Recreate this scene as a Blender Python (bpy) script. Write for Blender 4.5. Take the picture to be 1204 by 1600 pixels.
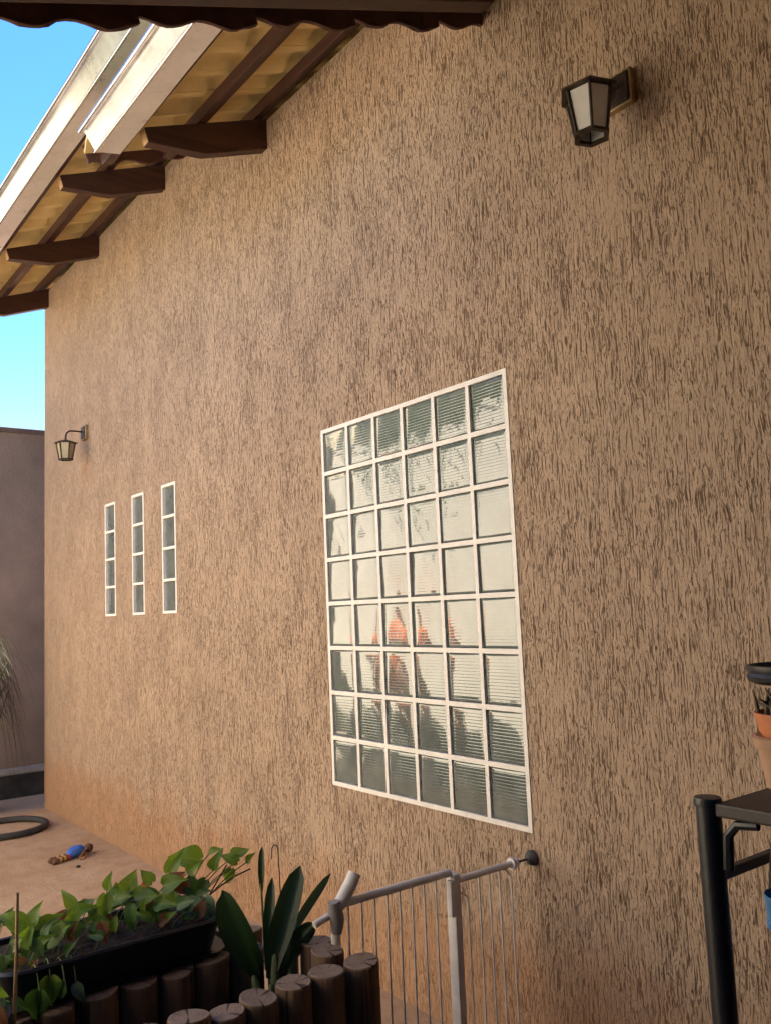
import bpy, bmesh, math, random
from mathutils import Vector, Matrix
R = math.radians
for o in list(bpy.data.objects): bpy.data.objects.remove(o)
SC = bpy.context.scene
COL = SC.collection

# ---------------------------------------------------------------- camera, sky, sun, exposure
cam = bpy.data.cameras.new('camera'); camo = bpy.data.objects.new('camera', cam); COL.objects.link(camo)
SC.camera = camo
yaw, pitch, roll = 0.6520, 0.1091, -0.0424
f = Vector((-math.cos(yaw)*math.cos(pitch), math.sin(yaw)*math.cos(pitch), math.sin(pitch)))
rt = f.cross(Vector((0, 0, 1))).normalized(); up = rt.cross(f)
r2 = rt*math.cos(roll) + up*math.sin(roll); u2 = up*math.cos(roll) - rt*math.sin(roll)
M = Matrix((r2, u2, -f)).transposed().to_4x4(); M.translation = Vector((3.3502, -2.1989, 1.5574))
camo.matrix_world = M
cam.sensor_fit = 'VERTICAL'; cam.sensor_height = 24; cam.lens = 24*1354.6/1600
cam.clip_start = 0.02; cam.clip_end = 3000

SUN = Vector((-0.08, 0.53, 0.845)).normalized()          # towards the sun: behind the house
w = bpy.data.worlds.new('World'); SC.world = w; w.use_nodes = True
nt = w.node_tree
sky = nt.nodes.new('ShaderNodeTexSky'); sky.sky_type = 'NISHITA'; sky.sun_disc = False
sky.sun_elevation = math.asin(SUN.z); sky.sun_rotation = math.atan2(SUN.x, SUN.y)
sky.air_density = 1.0; sky.dust_density = 0.1; sky.ozone_density = 1.6; sky.altitude = 700
bg = nt.nodes['Background']; hs = nt.nodes.new('ShaderNodeHueSaturation'); hs.inputs['Saturation'].default_value = 1.33; hs.inputs['Hue'].default_value = 0.512
nt.links.new(sky.outputs[0], hs.inputs['Color']); nt.links.new(hs.outputs[0], bg.inputs[0]); bg.inputs[1].default_value = 0.072
sl = bpy.data.lights.new('sun', 'SUN'); sl.energy = 4.9; sl.angle = R(0.53); sl.color = (1, 0.93, 0.82)
so = bpy.data.objects.new('sun', sl); COL.objects.link(so)
so.rotation_euler = (-SUN).to_track_quat('-Z', 'Y').to_euler(); so.location = (0, 0, 12)
vs = SC.view_settings; vs.view_transform = 'Standard'; vs.look = 'None'; vs.gamma = 1; vs.exposure = 2.84
vs.use_curve_mapping = False
SC.cycles.max_bounces = 8; SC.cycles.diffuse_bounces = 4; SC.cycles.glossy_bounces = 3

# ---------------------------------------------------------------- helpers
rnd = random.Random(7)
def tag(o, label=None, cat=None, group=None, kind=None):
    if label: o['label'] = label
    if cat: o['category'] = cat
    if group: o['group'] = group
    if kind: o['kind'] = kind
    return o
def empty(name, loc=(0, 0, 0), label=None, cat=None, group=None, rz=0):
    o = bpy.data.objects.new(name, None); COL.objects.link(o); o.location = loc; o.rotation_euler = (0, 0, rz)
    o.empty_display_size = 0.1
    return tag(o, label, cat, group)
def link(name, me, parent=None, loc=None, rot=None):
    o = bpy.data.objects.new(name, me); COL.objects.link(o)
    if parent: o.parent = parent
    if loc is not None: o.location = loc
    if rot is not None: o.rotation_euler = rot
    return o
class MB:
    def __init__(s): s.v = []; s.f = []; s.m = []
    def add(s, v, f, mi=0):
        n = len(s.v); s.v += [tuple(p) for p in v]
        s.f += [tuple(i+n for i in q) for q in f]; s.m += [mi]*len(f); return s
    def box(s, a, b, mi=0):
        x0, y0, z0 = a; x1, y1, z1 = b
        return s.add([(x0,y0,z0),(x1,y0,z0),(x1,y1,z0),(x0,y1,z0),(x0,y0,z1),(x1,y0,z1),(x1,y1,z1),(x0,y1,z1)],
                     [(3,2,1,0),(4,5,6,7),(0,1,5,4),(1,2,6,5),(2,3,7,6),(3,0,4,7)], mi)
    def prism(s, poly, axis, a, b, mi=0):
        # poly of 2-D points extruded along axis 'x' 'y' or 'z' from a to b
        def mk(p, t): return {'x': (t, p[0], p[1]), 'y': (p[0], t, p[1]), 'z': (p[0], p[1], t)}[axis]
        n = len(poly); v = [mk(p, a) for p in poly] + [mk(p, b) for p in poly]
        fs = [tuple(range(n)), tuple(range(2*n-1, n-1, -1))] + [(i, (i+1) % n + 0, (i+1) % n + n, i+n) for i in range(n)]
        fs = [fs[0], fs[1]] + [tuple(reversed(q)) for q in fs[2:]]
        return s.add(v, fs, mi)
    def tube(s, pts, rad, n=8, mi=0, cap=True):
        pts = [Vector(p) for p in pts]; rings = []
        if not hasattr(rad, '__len__'): rad = [rad]*len(pts)
        ref = None; base = len(s.v); vv = []
        for i, p in enumerate(pts):
            d = (pts[min(i+1, len(pts)-1)] - pts[max(i-1, 0)]).normalized()
            if ref is None:
                ref = Vector((0, 0, 1)) if abs(d.z) < 0.9 else Vector((1, 0, 0))
            a = (ref - d*ref.dot(d)).normalized(); b = d.cross(a); ref = a
            vv += [p + (a*math.cos(2*math.pi*k/n) + b*math.sin(2*math.pi*k/n))*rad[i] for k in range(n)]
        fs = []
        for i in range(len(pts)-1):
            for k in range(n):
                fs.append((i*n+k, i*n+(k+1) % n, (i+1)*n+(k+1) % n, (i+1)*n+k))
        if cap:
            fs.append(tuple(reversed(range(n)))); fs.append(tuple(range((len(pts)-1)*n, len(pts)*n)))
        return s.add(vv, fs, mi)
    def lathe(s, prof, n=24, c=(0, 0, 0), mi=0, sx=1, sy=1):
        vv = []
        for r, z in prof:
            vv += [(c[0]+r*sx*math.cos(2*math.pi*k/n), c[1]+r*sy*math.sin(2*math.pi*k/n), c[2]+z) for k in range(n)]
        fs = []
        for i in range(len(prof)-1):
            for k in range(n): fs.append((i*n+k, i*n+(k+1) % n, (i+1)*n+(k+1) % n, (i+1)*n+k))
        return s.add(vv, fs, mi)
    def mesh(s, name, mats, smooth=False, bevel=0, seg=2):
        me = bpy.data.meshes.new(name); me.from_pydata(s.v, [], s.f)
        if not isinstance(mats, (list, tuple)): mats = [mats]
        for m in mats: me.materials.append(m)
        me.polygons.foreach_set('material_index', s.m)
        bm = bmesh.new(); bm.from_mesh(me)
        bmesh.ops.recalc_face_normals(bm, faces=bm.faces)
        if bevel:
            es = [e for e in bm.edges if len(e.link_faces) == 2 and e.calc_face_angle(0) > 0.5]
            bmesh.ops.bevel(bm, geom=es, offset=bevel, segments=seg, affect='EDGES', profile=0.6)
        bm.to_mesh(me); bm.free()
        if smooth:
            me.polygons.foreach_set('use_smooth', [True]*len(me.polygons))
            if smooth != 'all': me.set_sharp_from_angle(angle=R(40))
        return me
    def build(s, name, mats, parent=None, smooth=False, bevel=0, seg=2, loc=None, rot=None):
        return link(name, s.mesh(name, mats, smooth, bevel, seg), parent, loc, rot)

# ---------------------------------------------------------------- materials
class NT:
    def __init__(s, name):
        s.m = bpy.data.materials.new(name); s.m.use_nodes = True; s.t = s.m.node_tree; s.b = s.t.nodes['Principled BSDF']
        s.out = s.t.nodes['Material Output']
    def n(s, typ, **kw):
        x = s.t.nodes.new('ShaderNode'+typ)
        for k, v in kw.items():
            if k.startswith('i_'):
                key = k[2:]; key = int(key) if key.isdigit() else key.replace('_', ' ')
                x.inputs[key].default_value = v
            else: setattr(x, k, v)
        return x
    def l(s, a, b): s.t.links.new(a, b)
    def obj(s, scale=(1, 1, 1), rand=False):
        c = s.n('TexCoord'); mp = s.n('Mapping'); mp.inputs['Scale'].default_value = scale
        s.l(c.outputs['Object'], mp.inputs[0])
        if rand:
            oi = s.n('ObjectInfo'); mu = s.n('Math', operation='MULTIPLY'); mu.inputs[1].default_value = 40
            s.l(oi.outputs['Random'], mu.inputs[0]); s.l(mu.outputs[0], mp.inputs['Location'])
        return mp.outputs[0]
    def noise(s, vec, scale, detail=3, rough=0.5, dist=0):
        x = s.n('TexNoise'); s.l(vec, x.inputs['Vector']); x.inputs['Scale'].default_value = scale
        x.inputs['Detail'].default_value = detail; x.inputs['Roughness'].default_value = rough; x.inputs['Distortion'].default_value = dist
        return x.outputs[0]
    def ramp(s, fac, stops, interp='LINEAR'):
        x = s.n('ValToRGB'); s.l(fac, x.inputs[0]); e = x.color_ramp.elements; x.color_ramp.interpolation = interp
        while len(e) < len(stops): e.new(0.5)
        for q, (p, c) in zip(e, stops):
            q.position = p; q.color = (c, c, c, 1) if not hasattr(c, '__len__') else (*c, 1)
        return x.outputs[0]
    def mix(s, fac, a, b, mode='MIX'):
        x = s.n('Mix', data_type='RGBA', blend_type=mode)
        for v, k in ((fac, 0), (a, 6), (b, 7)):
            if hasattr(v, 'is_linked'): s.l(v, x.inputs[k])
            elif k == 0: x.inputs[0].default_value = v
            else: x.inputs[k].default_value = (*v, 1)
        return x.outputs[2]
    def math(s, op, a, b=0.0):
        x = s.n('Math', operation=op)
        for v, k in ((a, 0), (b, 1)):
            if hasattr(v, 'is_linked'): s.l(v, x.inputs[k])
            else: x.inputs[k].default_value = v
        return x.outputs[0]
    def bump(s, h, dist, strength=1.0, prev=None):
        x = s.n('Bump'); s.l(h, x.inputs['Height']); x.inputs['Distance'].default_value = dist; x.inputs['Strength'].default_value = strength
        if prev: s.l(prev, x.inputs['Normal'])
        s.l(x.outputs[0], s.b.inputs['Normal']); return x.outputs[0]
    def col(s, c):
        if hasattr(c, 'is_linked'): s.l(c, s.b.inputs['Base Color'])
        else: s.b.inputs['Base Color'].default_value = (*c, 1)
    def set(s, **kw):
        for k, v in kw.items(): s.b.inputs[k.replace('_', ' ')].default_value = v

def simple(name, c, rough=0.6, var=0.25, scale=8, bump=0.0, bscale=60, metallic=0, spec=0.5, rand=False):
    m = NT(name); v = m.obj(rand=rand)
    n1 = m.noise(v, scale, 5, 0.6)
    a = tuple(x*(1-var) for x in c); b = tuple(min(1, x*(1+var)) for x in c)
    m.col(m.ramp(n1, [(0.3, a), (0.7, b)]))
    m.set(Roughness=rough, Metallic=metallic, Specular_IOR_Level=spec)
    if bump: m.bump(m.noise(v, bscale, 4, 0.6), bump)
    return m.m

def plaster(name, base, groove, dense=1.0, dirt=True):
    # scratched render: vertical grooves dragged by the float, in denser and sparser drifts
    m = NT(name)
    c = m.n('TexCoord').outputs['Object']
    def mapped(sc, loc=(0, 0, 0)):
        mp = m.n('Mapping'); mp.inputs['Scale'].default_value = sc; mp.inputs['Location'].default_value = loc
        m.l(c, mp.inputs[0]); return mp.outputs[0]
    wob = m.n('TexNoise'); m.l(mapped((9, 9, 16)), wob.inputs['Vector']); wob.inputs['Scale'].default_value = 1; wob.inputs['Detail'].default_value = 1
    wv = m.n('VectorMath', operation='SCALE'); m.l(wob.outputs['Color'], wv.inputs[0]); wv.inputs['Scale'].default_value = 0.011
    ad = m.n('VectorMath', operation='ADD'); m.l(c, ad.inputs[0]); m.l(wv.outputs[0], ad.inputs[1])
    def mapped2(sc, loc):
        mp = m.n('Mapping'); mp.inputs['Scale'].default_value = sc; mp.inputs['Location'].default_value = loc
        m.l(ad.outputs[0], mp.inputs[0]); return mp.outputs[0]
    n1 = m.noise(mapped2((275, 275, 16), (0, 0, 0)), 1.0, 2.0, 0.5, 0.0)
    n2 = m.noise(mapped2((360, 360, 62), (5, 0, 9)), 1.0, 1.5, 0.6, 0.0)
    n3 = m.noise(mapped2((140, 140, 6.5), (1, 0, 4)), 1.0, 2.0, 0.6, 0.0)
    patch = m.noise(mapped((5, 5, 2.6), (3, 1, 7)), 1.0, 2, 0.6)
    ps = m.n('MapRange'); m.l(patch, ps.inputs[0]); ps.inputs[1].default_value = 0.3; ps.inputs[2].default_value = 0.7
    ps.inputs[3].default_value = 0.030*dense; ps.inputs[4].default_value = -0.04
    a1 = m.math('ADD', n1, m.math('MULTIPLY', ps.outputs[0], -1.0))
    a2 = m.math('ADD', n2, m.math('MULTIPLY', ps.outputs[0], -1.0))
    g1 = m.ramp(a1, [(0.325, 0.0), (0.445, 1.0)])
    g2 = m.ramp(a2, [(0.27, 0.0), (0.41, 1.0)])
    sx0 = m.n('SeparateXYZ'); m.l(c, sx0.inputs[0])      # grooves grow fainter towards the far corner
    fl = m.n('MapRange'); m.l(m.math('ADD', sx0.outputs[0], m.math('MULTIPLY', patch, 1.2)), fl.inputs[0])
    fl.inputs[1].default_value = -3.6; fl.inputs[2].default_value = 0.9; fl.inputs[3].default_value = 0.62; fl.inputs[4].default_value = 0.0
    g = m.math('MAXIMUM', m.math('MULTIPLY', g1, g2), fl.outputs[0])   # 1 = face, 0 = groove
    fine = m.noise(mapped((330, 330, 150)), 1.0, 2, 0.6)
    big = m.noise(mapped((0.8, 0.8, 0.55)), 1.0, 5, 0.6)
    face = m.ramp(big, [(0.3, tuple(x*0.90 for x in base)), (0.7, tuple(x*1.08 for x in base))])
    face = m.mix(m.ramp(fine, [(0.35, 0.0), (0.7, 0.38)]), face, tuple(x*0.72 for x in base))
    face = m.mix(m.ramp(n3, [(0.30, 0.34), (0.58, 0.0)]), face, tuple(x*0.5 for x in base))
    colr = m.mix(g, groove, face)  # grooves darkened in colour for their shade and dirt, besides the bump
    if dirt:
        sep = m.n('SeparateXYZ'); m.l(c, sep.inputs[0])
        st = m.noise(mapped((7, 7, 0.5), (2, 0, 1)), 1.0, 4, 0.6)
        streak = m.ramp(st, [(0.55, 0.0), (0.8, 0.16)])
        colr = m.mix(streak, colr, tuple(x*0.72 for x in base))
        # red dust splashed up from the yard along the foot of the wall
        nz = m.noise(mapped((3, 3, 2)), 1.0, 4, 0.6)
        hz = m.math('ADD', sep.outputs[2], m.math('MULTIPLY', nz, -0.55))
        foot = m.ramp(hz, [(0.0, 0.55), (0.22, 0.0)])
        colr = m.mix(foot, colr, (0.40, 0.20, 0.09))
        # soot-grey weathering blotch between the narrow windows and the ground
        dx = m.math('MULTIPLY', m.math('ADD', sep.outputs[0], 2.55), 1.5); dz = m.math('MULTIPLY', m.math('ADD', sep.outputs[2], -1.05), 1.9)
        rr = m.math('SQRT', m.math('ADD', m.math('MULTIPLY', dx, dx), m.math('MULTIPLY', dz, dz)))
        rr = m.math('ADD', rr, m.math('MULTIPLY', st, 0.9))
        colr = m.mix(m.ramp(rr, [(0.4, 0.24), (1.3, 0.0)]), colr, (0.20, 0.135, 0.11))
        # rust run below the far lantern
        dx = m.math('MULTIPLY', m.math('ADD', sep.outputs[0], 3.33), 5.0); dz = m.math('MULTIPLY', m.math('ADD', sep.outputs[2], -2.72), 3.2)
        rr = m.math('SQRT', m.math('ADD', m.math('MULTIPLY', dx, dx), m.math('MULTIPLY', dz, dz)))
        rr = m.math('ADD', rr, m.math('MULTIPLY', st, 0.6))
        colr = m.mix(m.ramp(rr, [(0.35, 0.35), (0.9, 0.0)]), colr, (0.36, 0.19, 0.08))
    m.col(colr); m.set(Roughness=0.82, Specular_IOR_Level=0.25)
    h = m.math('ADD', m.math('ADD', g, m.math('MULTIPLY', fine, 0.25)), m.math('MULTIPLY', n3, 0.8))
    m.bump(h, 0.006, 1.0)
    return m.m

MAT = {}
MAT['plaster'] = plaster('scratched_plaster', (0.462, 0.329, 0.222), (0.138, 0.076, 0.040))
MAT['smooth_plaster'] = simple('yard_wall_plaster', (0.235, 0.178, 0.152), 0.9, 0.2, 2.2, 0.004, 55, spec=0.2)
MAT['cream'] = simple('cream_wall_paint', (0.81, 0.735, 0.60), 0.9, 0.08, 0.9, 0.002, 70, spec=0.2)
MAT['dark_render'] = simple('dark_brown_render', (0.14, 0.085, 0.06), 0.9, 0.2, 1.5, 0.002, 70, spec=0.2)  # dark tone keeps bounce low from the added porch walls
MAT['added_dark_floor'] = simple('added_dark_tiles', (0.12, 0.075, 0.05), 0.6, 0.25, 3, 0.001, 60)
MAT['white'] = simple('white_frame_paint', (0.76, 0.715, 0.64), 0.6, 0.10, 16, 0.0006, 160)

def wood(name, c1, c2, rough=0.5, axis=0):
    m = NT(name); sc = [28, 28, 28]; sc[axis] = 1.6
    v = m.obj(tuple(sc), rand=True)
    n = m.noise(v, 1.0, 5, 0.6, 0.4)
    m.col(m.ramp(n, [(0.28, c1), (0.72, c2)])); m.set(Roughness=rough, Specular_IOR_Level=0.35)
    m.bump(n, 0.0015); return m.m
MAT['wood_y'] = wood('dark_stained_wood', (0.022, 0.009, 0.006), (0.07, 0.026, 0.015), 0.5, 1)
MAT['wood_x'] = wood('red_brown_stained_wood', (0.030, 0.013, 0.009), (0.085, 0.034, 0.021), 0.45, 0)
MAT['wood_cut'] = simple('cut_wood_end', (0.46, 0.28, 0.15), 0.8, 0.25, 40)

def tile_mat():
    m = NT('roof_tile_clay'); v = m.obj((1, 1, 1), rand=True)
    n = m.noise(v, 5, 5, 0.6)
    oi = m.n('ObjectInfo')
    c = m.ramp(n, [(0.25, (0.62, 0.45, 0.19)), (0.75, (0.82, 0.63, 0.30))])
    c = m.mix(m.math('MULTIPLY', oi.outputs['Random'], 0.35), c, (0.66, 0.46, 0.20))
    m.col(c); m.set(Roughness=0.85, Specular_IOR_Level=0.25)
    m.bump(m.noise(v, 45, 4, 0.6), 0.002); return m.m
MAT['tile'] = tile_mat()
MAT['verge'] = simple('verge_tile_clay', (0.075, 0.028, 0.017), 0.8, 0.35, 9, 0.002, 50, rand=True)

def galv():
    m = NT('galvanised_sheet'); v = m.obj()
    vo = m.n('TexVoronoi'); m.l(v, vo.inputs['Vector']); vo.inputs['Scale'].default_value = 55
    n = m.noise(v, 4, 5, 0.65)
    c = m.mix(0.25, m.ramp(n, [(0.3, (0.70, 0.69, 0.67)), (0.7, (0.88, 0.875, 0.86))]), vo.outputs['Color'], 'SOFT_LIGHT')
    hs = m.n('HueSaturation'); m.l(c, hs.inputs['Color']); hs.inputs['Saturation'].default_value = 0.25
    m.col(hs.outputs[0]); m.l(m.ramp(n, [(0.3, 0.26), (0.7, 0.38)]), m.b.inputs['Roughness']); m.set(Metallic=0.9)
    m.bump(m.noise(m.obj((1.2, 6, 6)), 1.0, 0), 0.006, 0.2); return m.m
MAT['galv'] = galv()
MAT['bead'] = simple('folded_zinc_bead', (0.8, 0.8, 0.8), 0.16, 0.06, 9, metallic=1.0)

def glassblock():
    # hollow pressed-glass block: several air-glass faces in a row mirror strongly, the cavity is dim grey green
    m = NT('pressed_glass_block'); v = m.obj(rand=True)
    n = m.noise(v, 9, 3, 0.5)
    m.col(m.ramp(n, [(0.3, (0.085, 0.105, 0.095)), (0.7, (0.14, 0.165, 0.15))]))
    m.set(Roughness=0.035, IOR=1.95, Specular_IOR_Level=0.5)
    m.set(Coat_Weight=0.2, Coat_Roughness=0.05, Coat_IOR=1.5)
    m.bump(m.noise(v, 14, 2, 0.4), 0.003, 0.18)
    return m.m
MAT['glass'] = glassblock()
MAT['glass_edge'] = simple('glass_block_rim', (0.06, 0.07, 0.065), 0.15, 0.2, 30, spec=0.6)

def ground_mat():
    m = NT('dusty_concrete'); v = m.obj()
    n = m.noise(v, 1.1, 6, 0.62, 0.3); n2 = m.noise(v, 9, 5, 0.65)
    c = m.ramp(n, [(0.32, (0.36, 0.228, 0.13)), (0.55, (0.46, 0.315, 0.195)), (0.75, (0.50, 0.385, 0.265))])
    c = m.mix(m.ramp(n2, [(0.45, 0.0), (0.75, 0.6)]), c, (0.27, 0.165, 0.10))
    # bare grey cement near the corner
    sep = m.n('SeparateXYZ'); m.l(v, sep.inputs[0])
    g = m.ramp(m.math('ADD', m.math('MULTIPLY', sep.outputs[0], -1.0), m.math('MULTIPLY', n2, 0.5)), [(0.0, 0.0), (1.0, 1.0)])
    mr = m.n('MapRange'); m.l(m.math('ADD', sep.outputs[0], m.math('MULTIPLY', n2, 0.5)), mr.inputs[0])
    mr.inputs[1].default_value = -4.05; mr.inputs[2].default_value = -4.25
    c = m.mix(m.math('MULTIPLY', mr.outputs[0], 0.8), c, (0.36, 0.31, 0.27))
    m.col(c); m.set(Roughness=0.9, Specular_IOR_Level=0.2)
    m.bump(m.math('ADD', m.noise(v, 60, 5, 0.65), m.math('MULTIPLY', n2, 0.6)), 0.006); return m.m
MAT['ground'] = ground_mat()
MAT['earth'] = simple('red_earth', (0.20, 0.10, 0.055), 0.95, 0.35, 0.6, 0.02, 12)
MAT['soil'] = simple('potting_soil', (0.035, 0.022, 0.014), 0.95, 0.5, 30, 0.01, 55)
MAT['kerb_dark'] = simple('black_kerb_paint', (0.035, 0.033, 0.032), 0.8, 0.5, 9, 0.002, 60)
MAT['kerb_top'] = simple('cement_kerb_top', (0.30, 0.27, 0.25), 0.85, 0.2, 12, 0.002, 80)

def log_side():
    m = NT('round_log_bark'); v = m.obj((22, 22, 2.2), rand=True)
    n = m.noise(v, 1.0, 6, 0.62, 0.6); k = m.noise(m.obj((30, 30, 1.0), rand=True), 1.0, 3)
    c = m.ramp(n, [(0.25, (0.075, 0.047, 0.030)), (0.7, (0.185, 0.115, 0.070))])
    c = m.mix(m.ramp(k, [(0.33, 0.85), (0.40, 0.0)]), c, (0.025, 0.013, 0.008))
    m.col(c); m.set(Roughness=0.85, Specular_IOR_Level=0.2); m.bump(m.math('ADD', n, k), 0.004); return m.m
def log_end():
    m = NT('sawn_log_end'); v = m.obj((1, 1, 0.02))
    wv = m.n('TexWave', wave_type='RINGS', rings_direction='Z'); m.l(v, wv.inputs['Vector'])
    wv.inputs['Scale'].default_value = 26; wv.inputs['Distortion'].default_value = 3.0; wv.inputs['Detail'].default_value = 3; wv.inputs['Detail Scale'].default_value = 1.5
    n = m.noise(m.obj((1, 1, 1), rand=True), 30, 5, 0.65)
    c = m.ramp(wv.outputs[0], [(0.2, (0.245, 0.178, 0.135)), (0.8, (0.285, 0.208, 0.158))])
    c = m.mix(m.ramp(n, [(0.36, 0.6), (0.66, 0.0)]), c, (0.16, 0.115, 0.09))
    gd = m.n('TexGradient', gradient_type='RADIAL'); m.l(m.obj(), gd.inputs[0])
    oi = m.n('ObjectInfo'); nz = m.n('TexNoise', noise_dimensions='1D'); nz.inputs['Scale'].default_value = 11; nz.inputs['Detail'].default_value = 2
    m.l(m.math('ADD', gd.outputs['Fac'], m.math('MULTIPLY', oi.outputs['Random'], 9.0)), nz.inputs['W'])
    crack = m.ramp(nz.outputs[0], [(0.30, 1.0), (0.36, 0.0)])
    c = m.mix(m.math('MULTIPLY', crack, 0.85), c, (0.035, 0.024, 0.018))
    m.col(c); m.set(Roughness=0.9, Specular_IOR_Level=0.15); m.bump(m.math('SUBTRACT', m.math('ADD', m.math('MULTIPLY', wv.outputs[0], 0.3), n), crack), 0.0015); return m.m
MAT['log'] = log_side(); MAT['log_end'] = log_end()
MAT['black_plastic'] = simple('black_moulded_plastic', (0.012, 0.012, 0.015), 0.42, 0.3, 10, 0.0006, 120)
MAT['shelf_top'] = simple('dark_brown_shelf_plastic', (0.030, 0.023, 0.020), 0.5, 0.25, 12, 0.0006, 120)
MAT['gate'] = simple('scuffed_white_enamel', (0.68, 0.65, 0.60), 0.4, 0.14, 14, 0.0004, 120)
MAT['gate_grey'] = simple('grey_gate_plastic', (0.27, 0.25, 0.235), 0.5, 0.15, 14)
MAT['rubber_grey'] = simple('grey_rubber_cup', (0.09, 0.085, 0.08), 0.7, 0.2, 20)
MAT['tyre'] = simple('worn_tyre_rubber', (0.030, 0.029, 0.028), 0.75, 0.4, 14, 0.002, 60)
MAT['bronze'] = simple('aged_bronze_metal', (0.05, 0.033, 0.022), 0.5, 0.4, 30, 0.0008, 90, metallic=0.65)
MAT['brass'] = simple('worn_brass_plate', (0.38, 0.27, 0.13), 0.4, 0.3, 25, 0.0006, 80, metallic=0.7)
MAT['frost'] = simple('frosted_lamp_glass', (0.62, 0.60, 0.56), 0.25, 0.06, 12, spec=0.6)
MAT['frost_amber'] = simple('amber_lamp_glass', (0.40, 0.33, 0.20), 0.25, 0.12, 12, spec=0.6)
MAT['terracotta'] = simple('terracotta_orange', (0.52, 0.18, 0.07), 0.75, 0.15, 20, 0.001, 80)
MAT['tan_clay'] = simple('tan_clay', (0.40, 0.235, 0.135), 0.8, 0.2, 16, 0.001, 80)
MAT['blue'] = simple('blue_plastic', (0.035, 0.20, 0.44), 0.35, 0.1, 12)
MAT['wire'] = simple('green_brown_wire', (0.05, 0.045, 0.03), 0.5, 0.2, 40)
MAT['bamboo'] = simple('bamboo_stick', (0.30, 0.19, 0.10), 0.6, 0.3, 30)
MAT['moss'] = simple('dry_moss', (0.13, 0.10, 0.06), 0.95, 0.5, 60, 0.004, 90)

def leaf_mat(name, c1, c2, trans=(0.20, 0.34, 0.04), tw=0.35, rough=0.35, varieg=None, veins=False):
    m = NT(name); v = m.obj(rand=True); n = m.noise(v, 22, 4, 0.6)
    oi = m.n('ObjectInfo')
    c = m.mix(oi.outputs['Random'], c1, c2)
    if varieg:
        st = m.noise(m.obj((60, 14, 14), rand=True), 1.0, 3, 0.6, 0.8)
        c = m.mix(m.ramp(st, [(0.58, 0.0), (0.66, 0.8)]), c, varieg)
    c = m.mix(m.ramp(n, [(0.3, 0.0), (0.8, 0.35)]), c, tuple(x*0.55 for x in c1))
    if veins:
        sx = m.n('SeparateXYZ'); m.l(m.n('TexCoord').outputs['Object'], sx.inputs[0]); axx = m.math('ABSOLUTE', sx.outputs[0])
        rib = m.ramp(axx, [(0.006, 1.0), (0.022, 0.0)])
        sv = m.math('SINE', m.math('MULTIPLY', m.math('SUBTRACT', sx.outputs[1], m.math('MULTIPLY', axx, 0.8)), 42.0))
        sv = m.ramp(sv, [(0.90, 0.0), (1.0, 0.35)])
        c = m.mix(m.math('MAXIMUM', m.math('MULTIPLY', rib, 0.6), sv), c, tuple(min(1, x*2.2) for x in c2))
    m.col(c); m.set(Roughness=rough, Specular_IOR_Level=0.45)
    tr = m.n('BsdfTranslucent'); tr.inputs['Color'].default_value = (*trans, 1)
    ms = m.n('MixShader'); ms.inputs[0].default_value = tw
    m.l(m.b.outputs[0], ms.inputs[1]); m.l(tr.outputs[0], ms.inputs[2]); m.l(ms.outputs[0], m.out.inputs[0])
    m.bump(n, 0.0015); return m.m
MAT['leaf'] = leaf_mat('pothos_leaf', (0.06, 0.15, 0.015), (0.13, 0.22, 0.03), (0.26, 0.40, 0.03), 0.42, 0.3, (0.42, 0.46, 0.16), True)
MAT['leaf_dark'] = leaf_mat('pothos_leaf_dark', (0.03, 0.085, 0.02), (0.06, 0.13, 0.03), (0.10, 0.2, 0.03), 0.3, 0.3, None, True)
MAT['leaf_pale'] = leaf_mat('pothos_leaf_pale', (0.16, 0.24, 0.15), (0.2, 0.27, 0.16), (0.15, 0.22, 0.1), 0.2, 0.3)
MAT['leaf_brown'] = leaf_mat('withered_leaf', (0.16, 0.06, 0.025), (0.24, 0.09, 0.03), (0.3, 0.1, 0.03), 0.3, 0.7)
MAT['leaf_orange'] = leaf_mat('orange_dying_leaf', (0.45, 0.12, 0.03), (0.5, 0.16, 0.03), (0.6, 0.15, 0.03), 0.4, 0.6)
MAT['orchid'] = leaf_mat('orchid_leaf', (0.016, 0.042, 0.014), (0.03, 0.062, 0.022), (0.05, 0.10, 0.02), 0.12, 0.38)
MAT['bulb'] = simple('orchid_pseudobulb', (0.10, 0.13, 0.055), 0.6, 0.3, 25, 0.002, 50)
MAT['grass'] = leaf_mat('long_grass_blade', (0.026, 0.034, 0.014), (0.05, 0.055, 0.024), (0.04, 0.05, 0.015), 0.12, 0.85)
MAT['stem'] = simple('green_stem', (0.10, 0.13, 0.04), 0.6, 0.3, 30)
MAT['tree_leaf'] = leaf_mat('tree_leaf', (0.045, 0.085, 0.018), (0.085, 0.13, 0.03), (0.10, 0.17, 0.03), 0.3, 0.6)
MAT['bark'] = simple('tree_bark', (0.11, 0.075, 0.05), 0.9, 0.3, 8, 0.01, 25)

# ---------------------------------------------------------------- ground
MB().add([(-900,-900,-0.03),(900,-900,-0.03),(900,900,-0.03),(-900,900,-0.03)], [(0,1,2,3)]).build('ground', MAT['earth'])
tag(bpy.data.objects['ground'], kind='structure')
b = MB(); b.box((-5.3, -3.3, -0.2), (10.0, 8.0, 0.0)); o = b.build('yard_pavement', MAT['ground']); tag(o, kind='structure')

b = MB(); b.box((1.42, -3.29, -0.1), (6.8, -0.004, 0.004)); o = b.build('added_dark_floor', MAT['added_dark_floor']); tag(o, kind='structure')  # unseen dark floor added to cut light bounced under the porch
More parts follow.
